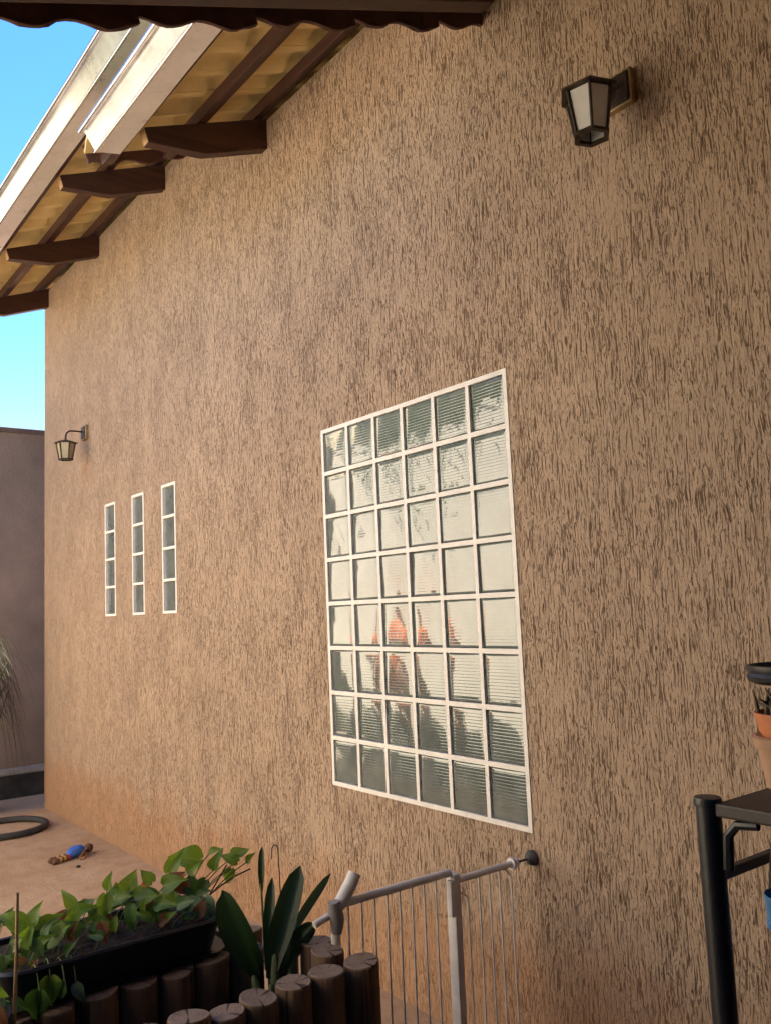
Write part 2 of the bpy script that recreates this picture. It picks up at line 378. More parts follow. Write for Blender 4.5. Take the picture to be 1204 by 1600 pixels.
# ---------------------------------------------------------------- yard walls
def yard_wall(name, a, b_, mat, label, cope):
    e = empty(name, (a[0], a[1], 0), label, 'wall')
    m = MB().box((0, 0, -0.1), (b_[0]-a[0], b_[1]-a[1], b_[2])); m.build('wall', mat, e)
    c = MB().box((-0.02, -0.02, b_[2]+0.001), (b_[0]-a[0]+0.02, b_[1]-a[1]+0.02, b_[2]+0.05)); c.build('coping', cope, e, bevel=0.008)
    return e
yard_wall('yard_wall', (-5.5, -4.1, 0), (-5.3, 9.0, 3.37), MAT['smooth_plaster'], 'plain brown rendered yard wall beyond the house corner, under open sky', simple('dark_coping', (0.11, 0.08, 0.07), 0.8))
yard_wall('yard_wall', (-5.28, -3.5, 0), (1.25, -3.3, 3.2), MAT['cream'], 'cream boundary wall opposite the house, seen only mirrored in the glass blocks', MAT['cream'])
yard_wall('yard_wall', (1.27, -3.5, 0), (7.0, -3.3, 2.25), MAT['dark_render'], 'added dark brown wall under the porch, behind the viewer, cutting light from the right', MAT['dark_render'])  # unseen, added dark to hold back light on the right
yard_wall('yard_wall', (6.8, -3.28, 0), (7.0, -0.02, 2.25), MAT['dark_render'], 'added dark brown end wall of the porch, out of view, keeping light out', MAT['dark_render'])  # unseen closure added to stop light entering the porch end
yard_wall('yard_wall', (-5.28, 1.5, 0), (-4.45, 1.65, 3.9), MAT['smooth_plaster'], 'added brown wall across the side passage, out of view, blocking the sun', MAT['smooth_plaster'])  # unseen blocker added to keep a sun patch off the passage ground
# kerb at the foot of the far wall
e = empty('planting_kerb', (-5.05, 0, 0), 'low black kerb with pale cement top at foot of far brown wall', 'kerb')
MB().box((-0.22, -3.0, 0), (0.0, 6.0, 0.205)).build('kerb_face', MAT['kerb_dark'], e, bevel=0.006)
MB().box((-0.235, -3.01, 0.2055), (0.014, 6.01, 0.235)).build('kerb_cap', MAT['kerb_top'], e, bevel=0.006)

# ---------------------------------------------------------------- house
house = empty('house', (0, 0, 0), 'tan scratched-plaster house with glass block windows and dark timber eaves', 'house')
XL = -4.43
WIN = (0.0, 1.215, 0.776, 2.391)
SMALL = [(-2.913, 1.574), (-2.382, 1.574), (-1.872, 1.574)]; SW, SH = 0.215, 0.815
holes = [(WIN[0], WIN[1], WIN[2], WIN[3])] + [(x, x+SW, z, z+SH) for x, z in SMALL]
xs = sorted({XL, -0.62, 1.14, 9.5} | {h[0] for h in holes} | {h[1] for h in holes})
zs = sorted({-0.1, 3.86, 4.14, 4.475} | {h[2] for h in holes} | {h[3] for h in holes})
b = MB()
def inhole(x, z): return any(h[0] < x < h[1] and h[2] < z < h[3] for h in holes)
for i in range(len(xs)-1):
    for j in range(len(zs)-1):
        cx, cz = (xs[i]+xs[i+1])/2, (zs[j]+zs[j+1])/2
        top = 4.475 if cx < -0.62 else (4.14 if cx < 1.14 else 3.86)
        if inhole(cx, cz) or cz > top: continue
        b.add([(xs[i],0,zs[j]),(xs[i+1],0,zs[j]),(xs[i+1],0,zs[j+1]),(xs[i],0,zs[j+1])], [(0,1,2,3)])
for h in holes:   # reveals
    d = 0.09
    b.add([(h[0],0,h[2]),(h[1],0,h[2]),(h[1],0,h[3]),(h[0],0,h[3]),(h[0],d,h[2]),(h[1],d,h[2]),(h[1],d,h[3]),(h[0],d,h[3])],
          [(0,4,5,1),(1,5,6,2),(2,6,7,3),(3,7,4,0),(4,7,6,5)])
# gable end, back and right walls, slightly rounded outer corner
b.add([(XL,0,-0.1),(XL,8,-0.1),(XL,8,4.475),(XL,4.2,6.0),(XL,0,4.475)], [(0,1,2,3,4)])
b.add([(XL,8,-0.1),(9.5,8,-0.1),(9.5,8,4.475),(XL,8,4.475)], [(0,1,2,3)])
b.add([(9.5,0,-0.1),(9.5,8,-0.1),(9.5,8,3.86),(9.5,4.2,5.3),(9.5,0,3.86)], [(4,3,2,1,0)])
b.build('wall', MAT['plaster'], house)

# roofs: stepped lengths, each parallel to the next and a course lower
TAN = 0.39; ANG = math.atan(TAN)
def tile_mesh():
    n = 10; Wd = 0.215; L = 0.41; vv = []
    for t in (0, 1):
        for j in (0, 1, 2):
            for i in range(n+1):
                u = i/n*Wd
                z = 0.042*(0.5-0.5*math.cos(2*math.pi*u/0.2+0.3)) + 0.013*t
                vv.append((u, -L*j/2, z + 0.006*(j == 0)))
    m = n+1; fs = []
    for j in (0, 1):
        for i in range(n):
            a = j*m+i; fs.append((a, a+1, a+m+1, a+m)); k = a+3*m; fs.append((k, k+m, k+m+1, k+1))
    for i in range(n):
        fs.append((i, i+3*m, i+3*m+1, i+1)); k = 2*m+i; fs.append((k, k+1, k+1+3*m, k+3*m))
    for j in (0, 1):
        k = j*m; fs.append((k, k+m, k+m+3*m, k+3*m)); k = j*m+n; fs.append((k, k+3*m, k+m+3*m, k+m))
    return vv, fs
TV, TF = tile_mesh()
tb = MB(); tb.add(TV, TF); TILE = tb.mesh('roof_tile', MAT['tile'], smooth=True)
TILT = 0.030
def rafter_mesh(name, z0, length, tapered=True, w_=0.062):
    # z0: top of rafter at the wall plane
    l = length
    if tapered:
        p = [(0.12, z0+0.12*TAN), (-l, z0-l*TAN), (-l+0.02, z0-l*TAN-0.07), (-l*0.53, z0-l*0.53*TAN-0.165), (0.12, z0+0.12*TAN-0.171)]
    else:
        p = [(-0.11, z0-0.11*TAN), (-l, z0-l*TAN), (-l, z0-l*TAN-0.062), (-0.11, z0-0.11*TAN-0.062)]
    b = MB(); b.prism(p, 'x', -w_/2, w_/2)
    b.m[3] = 1
    return b.mesh(name, [MAT['wood_y'], MAT['wood_cut']], bevel=0.004)
def verge_mesh(seed, drop=0.105):
    # rake-side closing tile: a hanging flange with a wavy lower edge
    r = random.Random(seed); L = 0.42; n = 16; vv = []
    for s in (0, 1):
        x = 0.016*s
        for i in range(n+1):
            t = i/n; y = -L*t
            lo = -drop + 0.012*math.cos(2*math.pi*t*2.0+0.6*r.random()) + 0.012*(t-0.5) + (-0.012 if i == n else 0)
            vv += [(x, y, lo - y*0), (x, y, 0.055)]
    m = 2*(n+1); fs = []
    for i in range(n):
        a = 2*i; fs.append((a, a+2, a+3, a+1)); k = a+m; fs.append((k, k+1, k+3, k+2)); fs.append((a, a+m, a+m+2, a+2)); fs.append((a+1, a+3, a+3+m, a+1+m))
    fs.append((0, 1, 1+m, m)); k = 2*n; fs.append((k, k+m, k+m+1, k+1))
    b = MB(); b.add(vv, fs); return b.mesh('verge_tile', MAT['verge'], bevel=0.003)
VERGE = [verge_mesh(i) for i in range(3)]; VERGE_S = [verge_mesh(i, 0.045) for i in range(3)]

def make_roof(parent, x0, x1, z0, eave, rows_obj, ridge=4.2, max_cols=99, verge=None):
    """tile field over rafters whose top passes (y=0, z=z0); returns the deck part"""
    cl = math.cos(ANG); sn = math.sin(ANG)
    base = z0 + 0.058
    deck = empty('roof', (x0, -eave, base - eave*TAN)); deck.parent = parent; deck.rotation_euler = (ANG, 0, 0)
    cols = int(round((x1-x0)/0.2)); slope = (ridge+eave)/cl; rows = int(slope/0.35)+1
    rest = MB()
    for rI in range(rows):
        for c in range(cols):
            jx, jz = rnd.uniform(-.003, .003), rnd.uniform(0, .004)
            off = Vector((c*0.2+jx, 0.405+rI*0.35, 0.006+jz))
            if rI < rows_obj and c < max_cols:
                t = link('roof_tile', TILE, deck, off, (-TILT+rnd.uniform(-.006, .006), 0, rnd.uniform(-.006, .006)))
            else:
                rest.add([(v[0]+off.x, v[1]+off.y, v[2]+off.z + (v[1])*(-TILT)*-1) for v in TV], TF)
    if rest.v:
        o = rest.build('tile_field', MAT['tile'], deck, smooth=True); o['kind'] = 'stuff'
    nv = int(slope/0.40)+1
    for k in range(nv):
        link('verge_tile', (verge or VERGE_S)[k % 3], deck, (-0.018, 0.42+k*0.40, 0.0), (-0.022+rnd.uniform(-.012, .012), rnd.uniform(-.02, .02), rnd.uniform(-.01, .01)))
    return deck
def battens(parent, x0, x1, z0, ys, w_=0.062, h_=0.05):
    for y in ys:
        b = MB().box((0, -w_/2, 0.002), (x1-x0, w_/2, h_)); 
        b.m[5] = 1
        b.build('batten', [MAT['wood_x'], MAT['wood_cut']], parent, bevel=0.003, loc=(x0, y, z0+y*TAN+0.002), rot=(ANG, 0, 0))
def gutter(parent, x0, x1, dz):
    pr = [(-0.735, 3.905), (-0.735, 3.812), (-0.852, 3.790), (-0.905, 3.875), (-0.925, 3.872), (-0.927, 3.860)]
    n = len(pr); b = MB(); th = 0.0022
    inner = []
    for i, p in enumerate(pr):
        a = Vector(pr[max(i-1, 0)]); c = Vector(pr[min(i+1, n-1)]); d = (c-a).normalized(); nn = Vector((d.y, -d.x))
        inner.append((p[0]-nn.x*th, p[1]-nn.y*th))
    loop = pr + inner[::-1]
    segs = max(2, int((x1-x0)/0.25)); vv = []; m = len(loop)
    for k in range(segs+1):
        x = x0+(x1-x0)*k/segs; wz = 0.004*math.sin(x*2.1)+0.002*math.sin(x*7.3)
        vv += [(x, p[0], p[1]+dz+wz) for p in loop]
    fs = []
    for k in range(segs):
        for i in range(m): fs.append((k*m+i, k*m+(i+1) % m, (k+1)*m+(i+1) % m, (k+1)*m+i))
    fs.append(tuple(range(m))); fs.append(tuple(range(segs*m, segs*m+m))[::-1])
    b.add(vv, fs); b.build('gutter', MAT['galv'], parent)
    for y, z, r_ in ((-0.855, 3.788, 0.0075), (-0.928, 3.868, 0.010)):
        MB().tube([(x0+(x1-x0)*k/12, y, z+dz+0.004*math.sin((x0+(x1-x0)*k/12)*2.1)) for k in range(13)], r_, 10).build('gutter_bead', MAT['bead'], parent, smooth=True)

Z1, Z2, Z3 = 4.492, 4.152, 3.762
make_roof(house, -4.66, 0.16, Z1, 0.80, 3)
make_roof(house, -0.86, 1.55, Z2, 0.80, 3)
rm1 = rafter_mesh('rafter', 0, 0.672)
for x in (-4.337, -3.03, -1.77): link('rafter', rm1, house, (x, 0, Z1))
for x in (-0.45, 0.86): link('rafter', rm1, house, (x, 0, Z2))
battens(house, -4.64, 0.14, Z1, (-0.70, -0.365, -0.045))
battens(house, -0.84, 1.5, Z2, (-0.70, -0.365, -0.045))
gutter(house, -4.70, 0.12, 0.352); gutter(house, -0.58, 1.50, 0.0)
# back slope so the sun only reaches the yard over the ridge
b = MB(); b.add([(-4.66,4.2,6.13),(1.1,4.2,6.13),(1.1,8.6,4.35),(-4.66,8.6,4.35)], [(0,1,2,3)])
b.add([(1.1,4.2,5.55),(9.6,4.2,5.55),(9.6,8.6,3.8),(1.1,8.6,3.8)], [(0,1,2,3)]); b.build('rear_roof', MAT['tile'], house)

# porch roof over the viewer
porch = empty('porch_roof', (1.14, -3.3, 0), 'dark wavy-edged tiled porch roof reaching out overhead from the house', 'roof')
pp = empty('porch_frame')
bpy.data.objects.remove(pp)
class Off: pass
deck = make_roof(porch, 1.20, 9.4, Z3, 3.25, 13, ridge=4.2, max_cols=4, verge=VERGE)
deck.location = Vector((1.20, -3.25, Z3+0.058-3.25*TAN)) - porch.location
rp = rafter_mesh('rafter', 0, 3.20, tapered=False, w_=0.07)
for x in (1.335, 2.7, 4.1, 5.5, 6.9, 8.3):
    link('rafter', rp, porch, Vector((x, 0, Z3)) - porch.location)
for y in (-3.12, -2.98, -2.85, -2.5, -2.15, -1.8, -1.45, -1.1, -0.75, -0.4, -0.05):
    b = MB().box((0, -0.03, 0.002), (8.1, 0.03, 0.048))
    b.build('batten', MAT['wood_x'], porch, bevel=0.003, loc=Vector((1.25, y, Z3+y*TAN+0.002)) - porch.location, rot=(ANG, 0, 0))
b = MB().box((1.25, -2.98, Z3-2.92*TAN-0.25), (9.3, -2.86, Z3-2.92*TAN-0.088)); o = b.build('beam', MAT['wood_x'], porch, bevel=0.005); o.location = -porch.location
for x in (1.5, 5.0, 8.8):
    b = MB().box((x-0.06, -2.98, 0.0), (x+0.06, -2.86, Z3-2.92*TAN-0.252)); o = b.build('post', MAT['wood_x'], porch, bevel=0.006); o.location = -porch.location

# invented house out of view, added to bounce warm sunlight onto the upper wall
bnc = empty('added_bounce_house', (-8.4, -6.4, 0), 'added two-storey ochre house, out of view, bouncing sunlight onto the house wall', 'house')
MB().box((-2.7, -2.5, -0.1), (2.7, 2.5, 6.0)).build('wall', simple('ochre_bounce_paint', (0.82, 0.69, 0.45), 0.9, 0.08, 1.0, 0.002, 60, spec=0.2), bnc)
b = MB(); b.prism([(-2.95, 6.005), (2.95, 6.005), (0, 7.2)], 'x', -3.0, 3.0); b.build('roof', MAT['tile'], bnc)
for x in (-1.5, 1.3):
    for z in (1.2, 4.0):
        wf = MB().box((x-.5, 2.502, z), (x+.5, 2.55, z+1.0)).build('window', MAT['white'], bnc, bevel=0.01)
        MB().box((x-.43, 2.5505, z+.07), (x+.43, 2.556, z+.93)).build('pane', MAT['glass'], wf)
# ---------------------------------------------------------------- glass block windows
def block_mesh(seed, wd, ht):
    r = random.Random(seed); nx = 12; ribs = 14; nz = ribs*5
    bulge = r.uniform(0.0006, 0.0011); ax, az = r.uniform(-.3, .3), r.uniform(-.3, .3); v0 = r.uniform(0, 6)
    us = [0, 0.012, 0.035, 0.08, 0.16, 0.28, 0.42, 0.58, 0.72, 0.84, 0.92, 0.965, 0.988, 1]
    vsn = [0, 0.010, 0.030] + [0.045+0.91*(i+t)/ribs for i in range(ribs) for t in (0, .14, .28, .36, .92)] + [0.955, 0.970, 0.990, 1]
    def edge(t):
        d = min(t, 1-t); return 0.0045*(1-min(1, d/0.060))**2.4 + 0.0006*(1-min(1, d/0.20))**2
    vv = []
    for b_ in vsn:
        for a in us:
            p = (a-.5)*2; q = (b_-.5)*2
            y = max(edge(a), edge(b_)) + bulge*((p-ax*.5)**2 + 0.6*(q-az*.5)**2)
            inside = 0.04 < b_ < 0.96 and 0.03 < a < 0.97
            if inside:
                ph = (b_-0.045)/0.91*ribs
                y += -0.00038*max(0.0, 1-abs(((ph+1e-6) % 1)-0.14)/0.14)
                y += 0.00058*math.sin(v0+p*2.6)*math.cos(v0*2+q*2.0)
            vv.append(((a-.5)*wd, y, (b_-.5)*ht))
    n = len(us); fs = []; mi = []
    for j in range(len(vsn)-1):
        for i in range(n-1):
            fs.append((j*n+i, j*n+i+1, (j+1)*n+i+1, (j+1)*n+i))
            mi.append(1 if i in (0, n-2) or j in (0, len(vsn)-2) else 0)
    k = len(vv)
    vv += [(-wd/2, 0.07, -ht/2), (wd/2, 0.07, -ht/2), (wd/2, 0.07, ht/2), (-wd/2, 0.07, ht/2)]
    c = [0, n-1, len(vsn)*n-1, (len(vsn)-1)*n]
    for i in range(4): fs.append((c[i], c[(i+1) % 4], k+(i+1) % 4, k+i)); mi.append(1)
    fs.append((k+3, k+2, k+1, k)); mi.append(1)
    me = bpy.data.meshes.new('glass_block'); me.from_pydata(vv, [], fs)
    me.materials.append(MAT['glass']); me.materials.append(MAT['glass_edge'])
    me.polygons.foreach_set('material_index', mi); me.polygons.foreach_set('use_smooth', [True]*len(fs))
    me.update(); return me
def block_window(name, x0, z0, W_, H_, nc, nr, label, jt=0.0180, seed=1, rec=0.001):
    # frame: uprights run full height, rails butt between them
    pw = (W_-jt)/nc; ph = (H_-jt)/nr; b = MB()
    for i in range(nc+1):
        y = -0.0030
        b.box((i*pw, y, 0), (i*pw+jt, 0.075, H_))
    for i in range(nc):
        for j in range(nr+1):
            y = -0.0030
            b.box((i*pw+jt, y, j*ph), ((i+1)*pw, 0.075, j*ph+jt))
    wdw = b.build(name, MAT['white'], house, loc=(x0, 0, z0)); wdw['label'] = label
    bw, bh = pw-jt-0.0012, ph-jt-0.0012
    ms = [block_mesh(seed*10+k, bw, bh) for k in range(8 if nc > 1 else 2)]
    rr = random.Random(seed)
    for j in range(nr):
        for i in range(nc):
            k = link('glass_block', ms[rr.randrange(len(ms))], wdw,
                     (i*pw+jt+(pw-jt)/2, rec+rr.uniform(0, .0015), j*ph+jt+(ph-jt)/2),
                     (rr.gauss(0, .010), 0, rr.gauss(0, .013)))
    return wdw
block_window('glass_block_window', WIN[0]+0.001, WIN[2]+0.001, 1.213, 1.613, 6, 8, 'large white-framed window of forty-eight ribbed glass blocks', seed=3)
for k, (x, z) in enumerate(SMALL):
    block_window('glass_block_window', x+0.001, z+0.001, SW-0.002, SH-0.002, 1, 4,
                 ('narrow four-block window nearest the house corner', 'middle narrow four-block window', 'narrow four-block window nearest the large window')[k], jt=0.0165, seed=20+k, rec=0.010)

# ---------------------------------------------------------------- wall lanterns
def lantern(loc, drop, out, label, amber, rz=0.0, s=1.0):
    e = empty('wall_lantern', loc, label, 'wall lamp', 'lanterns on the house wall')
    MB().box((-0.052, -0.024, -0.056), (0.052, 0.0, 0.056)).build('wall_plate', MAT['brass'], e, bevel=0.003)
    MB().box((-0.043, -0.030, -0.047), (0.043, -0.0242, 0.047)).build('plate_face', MAT['bronze'], e, bevel=0.004)
    h = -out
    MB().tube([(0, -0.02, 0.005), (0, h*0.55, 0.007), (0, h*0.82, 0.004), (0, h*0.95, -0.012), (0, h, -0.035), (0, h, -drop)], 0.0065, 8).build('arm', MAT['bronze'], e, smooth=True)
    n = 6; zt = -drop-0.012; H = 0.128*s; rt_, rb = 0.070*s, 0.049*s; c = (0, h)
    def ring(r, z, off=rz): return [(c[0]+r*math.cos(off+2*math.pi*k/n), c[1]+r*math.sin(off+2*math.pi*k/n), z) for k in range(n)]
    # hexagonal hat with a small finial
    b = MB(); r0 = ring(0.088*s, zt-0.006); r1 = ring(0.088*s, zt); r2_ = ring(0.030*s, zt+0.017*s); r3 = ring(0.010, zt+0.024*s)
    b.add(r0+r1+r2_+r3, [tuple(range(n))[::-1]] + [(j*n+i, j*n+(i+1) % n, (j+1)*n+(i+1) % n, (j+1)*n+i) for j in range(3) for i in range(n)] + [tuple(range(3*n, 4*n))])
    b.build('hat', MAT['bronze'], e, bevel=0.0015)
    b = MB(); lo = zt-0.008-H
    o1, o2, i1, i2 = ring(rb+0.006, lo), ring(rb+0.006, lo+0.010), ring(rb-0.010, lo), ring(rb-0.010, lo+0.010)
    q = []
    for i in range(n):
        j = (i+1) % n
        q += [(i, j, n+j, n+i), (2*n+i, 3*n+i, 3*n+j, 2*n+j), (i, 2*n+i, 2*n+j, j), (n+i, n+j, 3*n+j, 3*n+i)]
    b.add(o1+o2+i1+i2, q); b.build('bottom_ring', MAT['bronze'], e)
    T, B_ = ring(rt_, zt-0.0065), ring(rb, lo+0.0102)
    for i in range(n):
        MB().tube([T[i], B_[i]], 0.0048, 6).build('corner_bar', MAT['bronze'], e)
    T, B_ = ring(rt_-0.004, zt-0.0070), ring(rb-0.003, lo+0.0104)
    for i in range(n):
        j = (i+1) % n; a, b1, c1, d1 = Vector(T[i]), Vector(T[j]), Vector(B_[j]), Vector(B_[i])
        sh = 0.07
        a2, b2 = a.lerp(b1, sh), b1.lerp(a, sh); c2, d2 = c1.lerp(d1, sh), d1.lerp(c1, sh)
        nn = (b2-a2).cross(d2-a2).normalized()*0.003
        p = MB(); p.add([a2, b2, c2, d2, a2+nn, b2+nn, c2+nn, d2+nn], [(0,1,2,3),(7,6,5,4),(0,4,5,1),(1,5,6,2),(2,6,7,3),(3,7,4,0)])
        p.build('pane', MAT['frost_amber'] if amber else MAT['frost'], e)
    MB().tube([(0, h, zt-0.01), (0, h, zt-0.035), (0, h, zt-0.05), (0, h, zt-0.09)], [0.014, 0.014, 0.022, 0.016], 10).build('bulb', MAT['frost'], e, smooth=True)
    return e
lantern((-3.318, 0, 3.002), 0.078, 0.158, 'hexagonal bronze wall lantern near the house corner, above the narrow windows', True, 0.1)
lantern((1.786, 0, 3.135), 0.044, 0.165, 'dark hexagonal wall lantern high on the right, above the large glass block window', False, 0.20, 1.06)

# ---------------------------------------------------------------- safety gate
GX = 1.206
g = empty('safety_gate', (GX, -0.36, 0), 'white wire safety gate braced against the plaster wall below the big window', 'gate')
def gl(y, z, x=0.0): return Vector((GX+x, y, z)) - g.location
MB().tube([gl(-0.100, 0.697), gl(-0.345, 0.697)], 0.0105, 12).build('top_rail', MAT['gate'], g, smooth=True)
MB().tube([gl(-0.372, 0.726), gl(-0.80, 0.726)], 0.0120, 12).build('top_rail', MAT['gate'], g, smooth=True)
MB().tube([gl(-0.10, 0.06), gl(-0.345, 0.06)], 0.0105, 12).build('bottom_rail', MAT['gate'], g, smooth=True)
MB().tube([gl(-0.372, 0.09), gl(-0.80, 0.09)], 0.0105, 12).build('bottom_rail', MAT['gate'], g, smooth=True)
b = MB().box((GX-0.020, -0.372, 0.0), (GX+0.020, -0.346, 0.722)); o = b.build('hinge_post', MAT['gate'], g, bevel=0.003); o.location = -g.location
b = MB().box((GX+0.004, -0.391, 0.600), (GX+0.026, -0.3725, 0.708)); o = b.build('hinge_sleeve', MAT['gate'], g, bevel=0.004); o.location = -g.location
for y in (-0.160, -0.205, -0.250):
    MB().tube([gl(y, 0.69), gl(y, 0.066)], 0.0030, 6).build('wire', MAT['gate'], g, smooth=True)
MB().tube([gl(-0.135, 0.689), gl(-0.112, 0.663), gl(-0.108, 0.650), gl(-0.108, 0.07)], 0.0030, 6).build('wire', MAT['gate'], g, smooth=True)
MB().tube([gl(-0.3455, 0.668), gl(-0.305, 0.640), gl(-0.300, 0.625), gl(-0.300, 0.07)], 0.0030, 6).build('wire', MAT['gate'], g, smooth=True)
for k in range(8):
    y = -0.430-0.0465*k
    MB().tube([gl(y, 0.717), gl(y, 0.095)], 0.0030, 6).build('wire', MAT['gate'], g, smooth=True)
MB().tube([gl(-0.800, 0.735), gl(-0.800, 0.0)], 0.014, 12).build('latch_post', MAT['gate'], g, smooth=True)
b = MB(); b.tube([gl(-0.106, 0.697), gl(-0.096, 0.697)], [0.0200, 0.0200], 14); b.tube([gl(-0.085, 0.697), gl(-0.081, 0.697)], [0.016, 0.016], 12); b.build('adjusting_nut', MAT['gate'], g, smooth=True)
MB().tube([gl(-0.10, 0.697), gl(-0.022, 0.697)], 0.004, 8).build('spindle', MAT['rubber_grey'], g)
MB().tube([gl(-0.030, 0.697), gl(-0.022, 0.697), gl(-0.012, 0.697), gl(-0.001, 0.697)], [0.010, 0.019, 0.024, 0.025], 16).build('wall_cup', MAT['rubber_grey'], g, smooth=True)
# latch with its tilted lever handle
b = MB(); pts = [gl(-0.800, 0.712), gl(-0.775, 0.735), gl(-0.745, 0.772), gl(-0.728, 0.800)]
b.tube(pts, [0.018, 0.0205, 0.0205, 0.0195], 14); b.build('lever_handle', MAT['gate'], g, smooth=True)
b = MB(); b.tube([gl(-0.812, 0.742, 0.012), gl(-0.808, 0.720, 0.012), gl(-0.800, 0.690, 0.010), gl(-0.800, 0.655, 0.004)], [0.016, 0.021, 0.021, 0.016], 12); b.build('latch_housing', MAT['gate_grey'], g, smooth=True)
MB().tube([gl(-0.815, 0.705), gl(-0.870, 0.690)], 0.010, 10).build('latch_bar', MAT['gate'], g, smooth=True)

# ---------------------------------------------------------------- log planter, soil
lp = empty('log_planter', (1.15, -1.2, 0), 'planter walled with upright sawn log stakes beside the safety gate', 'planter')
def log_mesh(seed, rad, h):
    r = random.Random(seed); n = 22; vv = []; lev = [0, h*0.35, h*0.7, h-0.010, h-0.003, h]
    ph = [r.uniform(0, 6) for _ in range(4)]
    tx, ty = r.uniform(-.12, .12), r.uniform(-.12, .12)
    for li, z in enumerate(lev):
        k_ = {3: 1.0, 4: 0.975, 5: 0.93}.get(li, 1.0)
        for k in range(n):
            a = 2*math.pi*k/n
            rr = rad*k_*(1+0.035*math.sin(2*a+ph[0])+0.02*math.sin(3*a+ph[1])+0.012*math.sin(7*a+ph[2]))*(1.03-0.03*z/h)
            x, y = rr*math.cos(a), rr*math.sin(a)
            vv.append((x, y, z+(tx*x+ty*y if li > 2 else 0)))
    fs = [(i*n+k, i*n+(k+1) % n, (i+1)*n+(k+1) % n, (i+1)*n+k) for i in range(5) for k in range(n)]
    mi = [0]*(4*n)+[1]*n
    c = len(vv); vv.append((0, 0, h-0.002)); fs += [(5*n+k, 5*n+(k+1) % n, c) for k in range(n)]; mi += [1]*n
    me = bpy.data.meshes.new('log'); me.from_pydata(vv, [], fs); me.materials.append(MAT['log']); me.materials.append(MAT['log_end'])
    me.polygons.foreach_set('material_index', mi); me.polygons.foreach_set('use_smooth', [True]*len(fs)); me.set_sharp_from_angle(angle=R(50)); me.update()
    return me
LOGS = []
for k, y in enumerate((-0.805, -0.908, -1.006, -1.108, -1.200, -1.295, -1.392, -1.490, -1.588, -1.684)):
    LOGS.append((1.32+rnd.uniform(-.006, .006), y, 0.610+(0.006, 0.004, 0, -0.004, -0.006, 0.006, 0, 0.004, 0.0, 0.0)[k], 0.0485+rnd.uniform(-.0045, .0022)))
LOGS += [(1.266, -0.8555+0.006, 0.640, 0.046)]
LOGS[0] = (1.326, -0.800, 0.612, 0.0500); LOGS[-1] = (1.262, -0.8720, 0.640, 0.0)
LOGS = LOGS[:-1] + [(1.228, -0.845, 0.622, 0.0460), (1.135, -0.822, 0.622, 0.046), (1.045, -0.880, 0.60, 0.046)]
for k in range(8): LOGS.append((1.000-0.002*(k % 2), -0.977-0.1065*k, 0.606-0.002*(k % 3), 0.0525))
for k in range(8): LOGS.append((0.770, -0.96-0.1065*k, 0.602, 0.052))
for k in range(1): LOGS.append((0.885, -0.915, 0.60, 0.05))
for k, (x, y, h, r_) in enumerate(LOGS):
    h += rnd.uniform(-.010, .006) if k > 12 else rnd.uniform(-.004, .004)
    link('log', log_mesh(100+k, r_, h), lp, Vector((x, y, 0)) - lp.location, (0, 0, rnd.uniform(0, 6)))
def soil_patch(parent, x0, x1, y0, y1, z, n=14, amp=0.02, loc=None):
    b = MB(); vv = []
    for j in range(n+1):
        for i in range(n+1): vv.append((x0+(x1-x0)*i/n, y0+(y1-y0)*j/n, z+rnd.uniform(-amp, amp)))
    b.add(vv, [(j*(n+1)+i, j*(n+1)+i+1, (j+1)*(n+1)+i+1, (j+1)*(n+1)+i) for j in range(n) for i in range(n)])
    o = b.build('soil', MAT['soil'], parent, smooth=True)
    o.location = -parent.location if loc is None else loc
    return o
soil_patch(lp, 1.03, 1.30, -1.72, -0.86, 0.47, 18, 0.016)

# ---------------------------------------------------------------- long black tub
TUBC = (0.885, -1.345)
tub = empty('planter_tub', (TUBC[0], TUBC[1], 0.609), 'long black plastic trough planter holding the pothos, resting on the logs', 'planter')
def stad(hx, hy, n=10, p=0.075):
    # rounded rectangle outline
    pts = []; rr = min(hx, p)
    for cx, cy, a0 in ((hx-rr, hy-rr, 0), (-hx+rr, hy-rr, 90), (-hx+rr, -hy+rr, 180), (hx-rr, -hy+rr, 270)):
        for k in range(n+1): a = R(a0+90*k/n); pts.append((cx+rr*math.cos(a), cy+rr*math.sin(a)))
    return pts
def loft(levels, n=10, p=0.075):
    vv = []; m = None
    for hx, hy, z in levels:
        s = stad(hx, hy, n, p); m = len(s); vv += [(x, y, z) for x, y in s]
    fs = [(i*m+k, i*m+(k+1) % m, (i+1)*m+(k+1) % m, (i+1)*m+k) for i in range(len(levels)-1) for k in range(m)]
    fs.append(tuple(reversed(range(m))))
    return vv, fs
v_, f_ = loft([(0.115, 0.285, 0), (0.122, 0.293, 0.02), (0.133, 0.306, 0.078), (0.140, 0.312, 0.080), (0.143, 0.316, 0.098), (0.138, 0.311, 0.104), (0.130, 0.303, 0.102), (0.126, 0.299, 0.07), (0.12, 0.29, 0.045)])
MB().add(v_, f_).build('trough', MAT['black_plastic'], tub, smooth=True)
v_, f_ = loft([(0.122, 0.305, -0.001), (0.135, 0.323, 0.010), (0.137, 0.325, 0.012), (0.118, 0.289, 0.006)])
MB().add(v_, f_).build('drip_tray', MAT['black_plastic'], tub, smooth=True)
soil_patch(tub, -0.118, 0.118, -0.285, 0.285, 0.083, 14, 0.010, loc=(0, 0, 0))

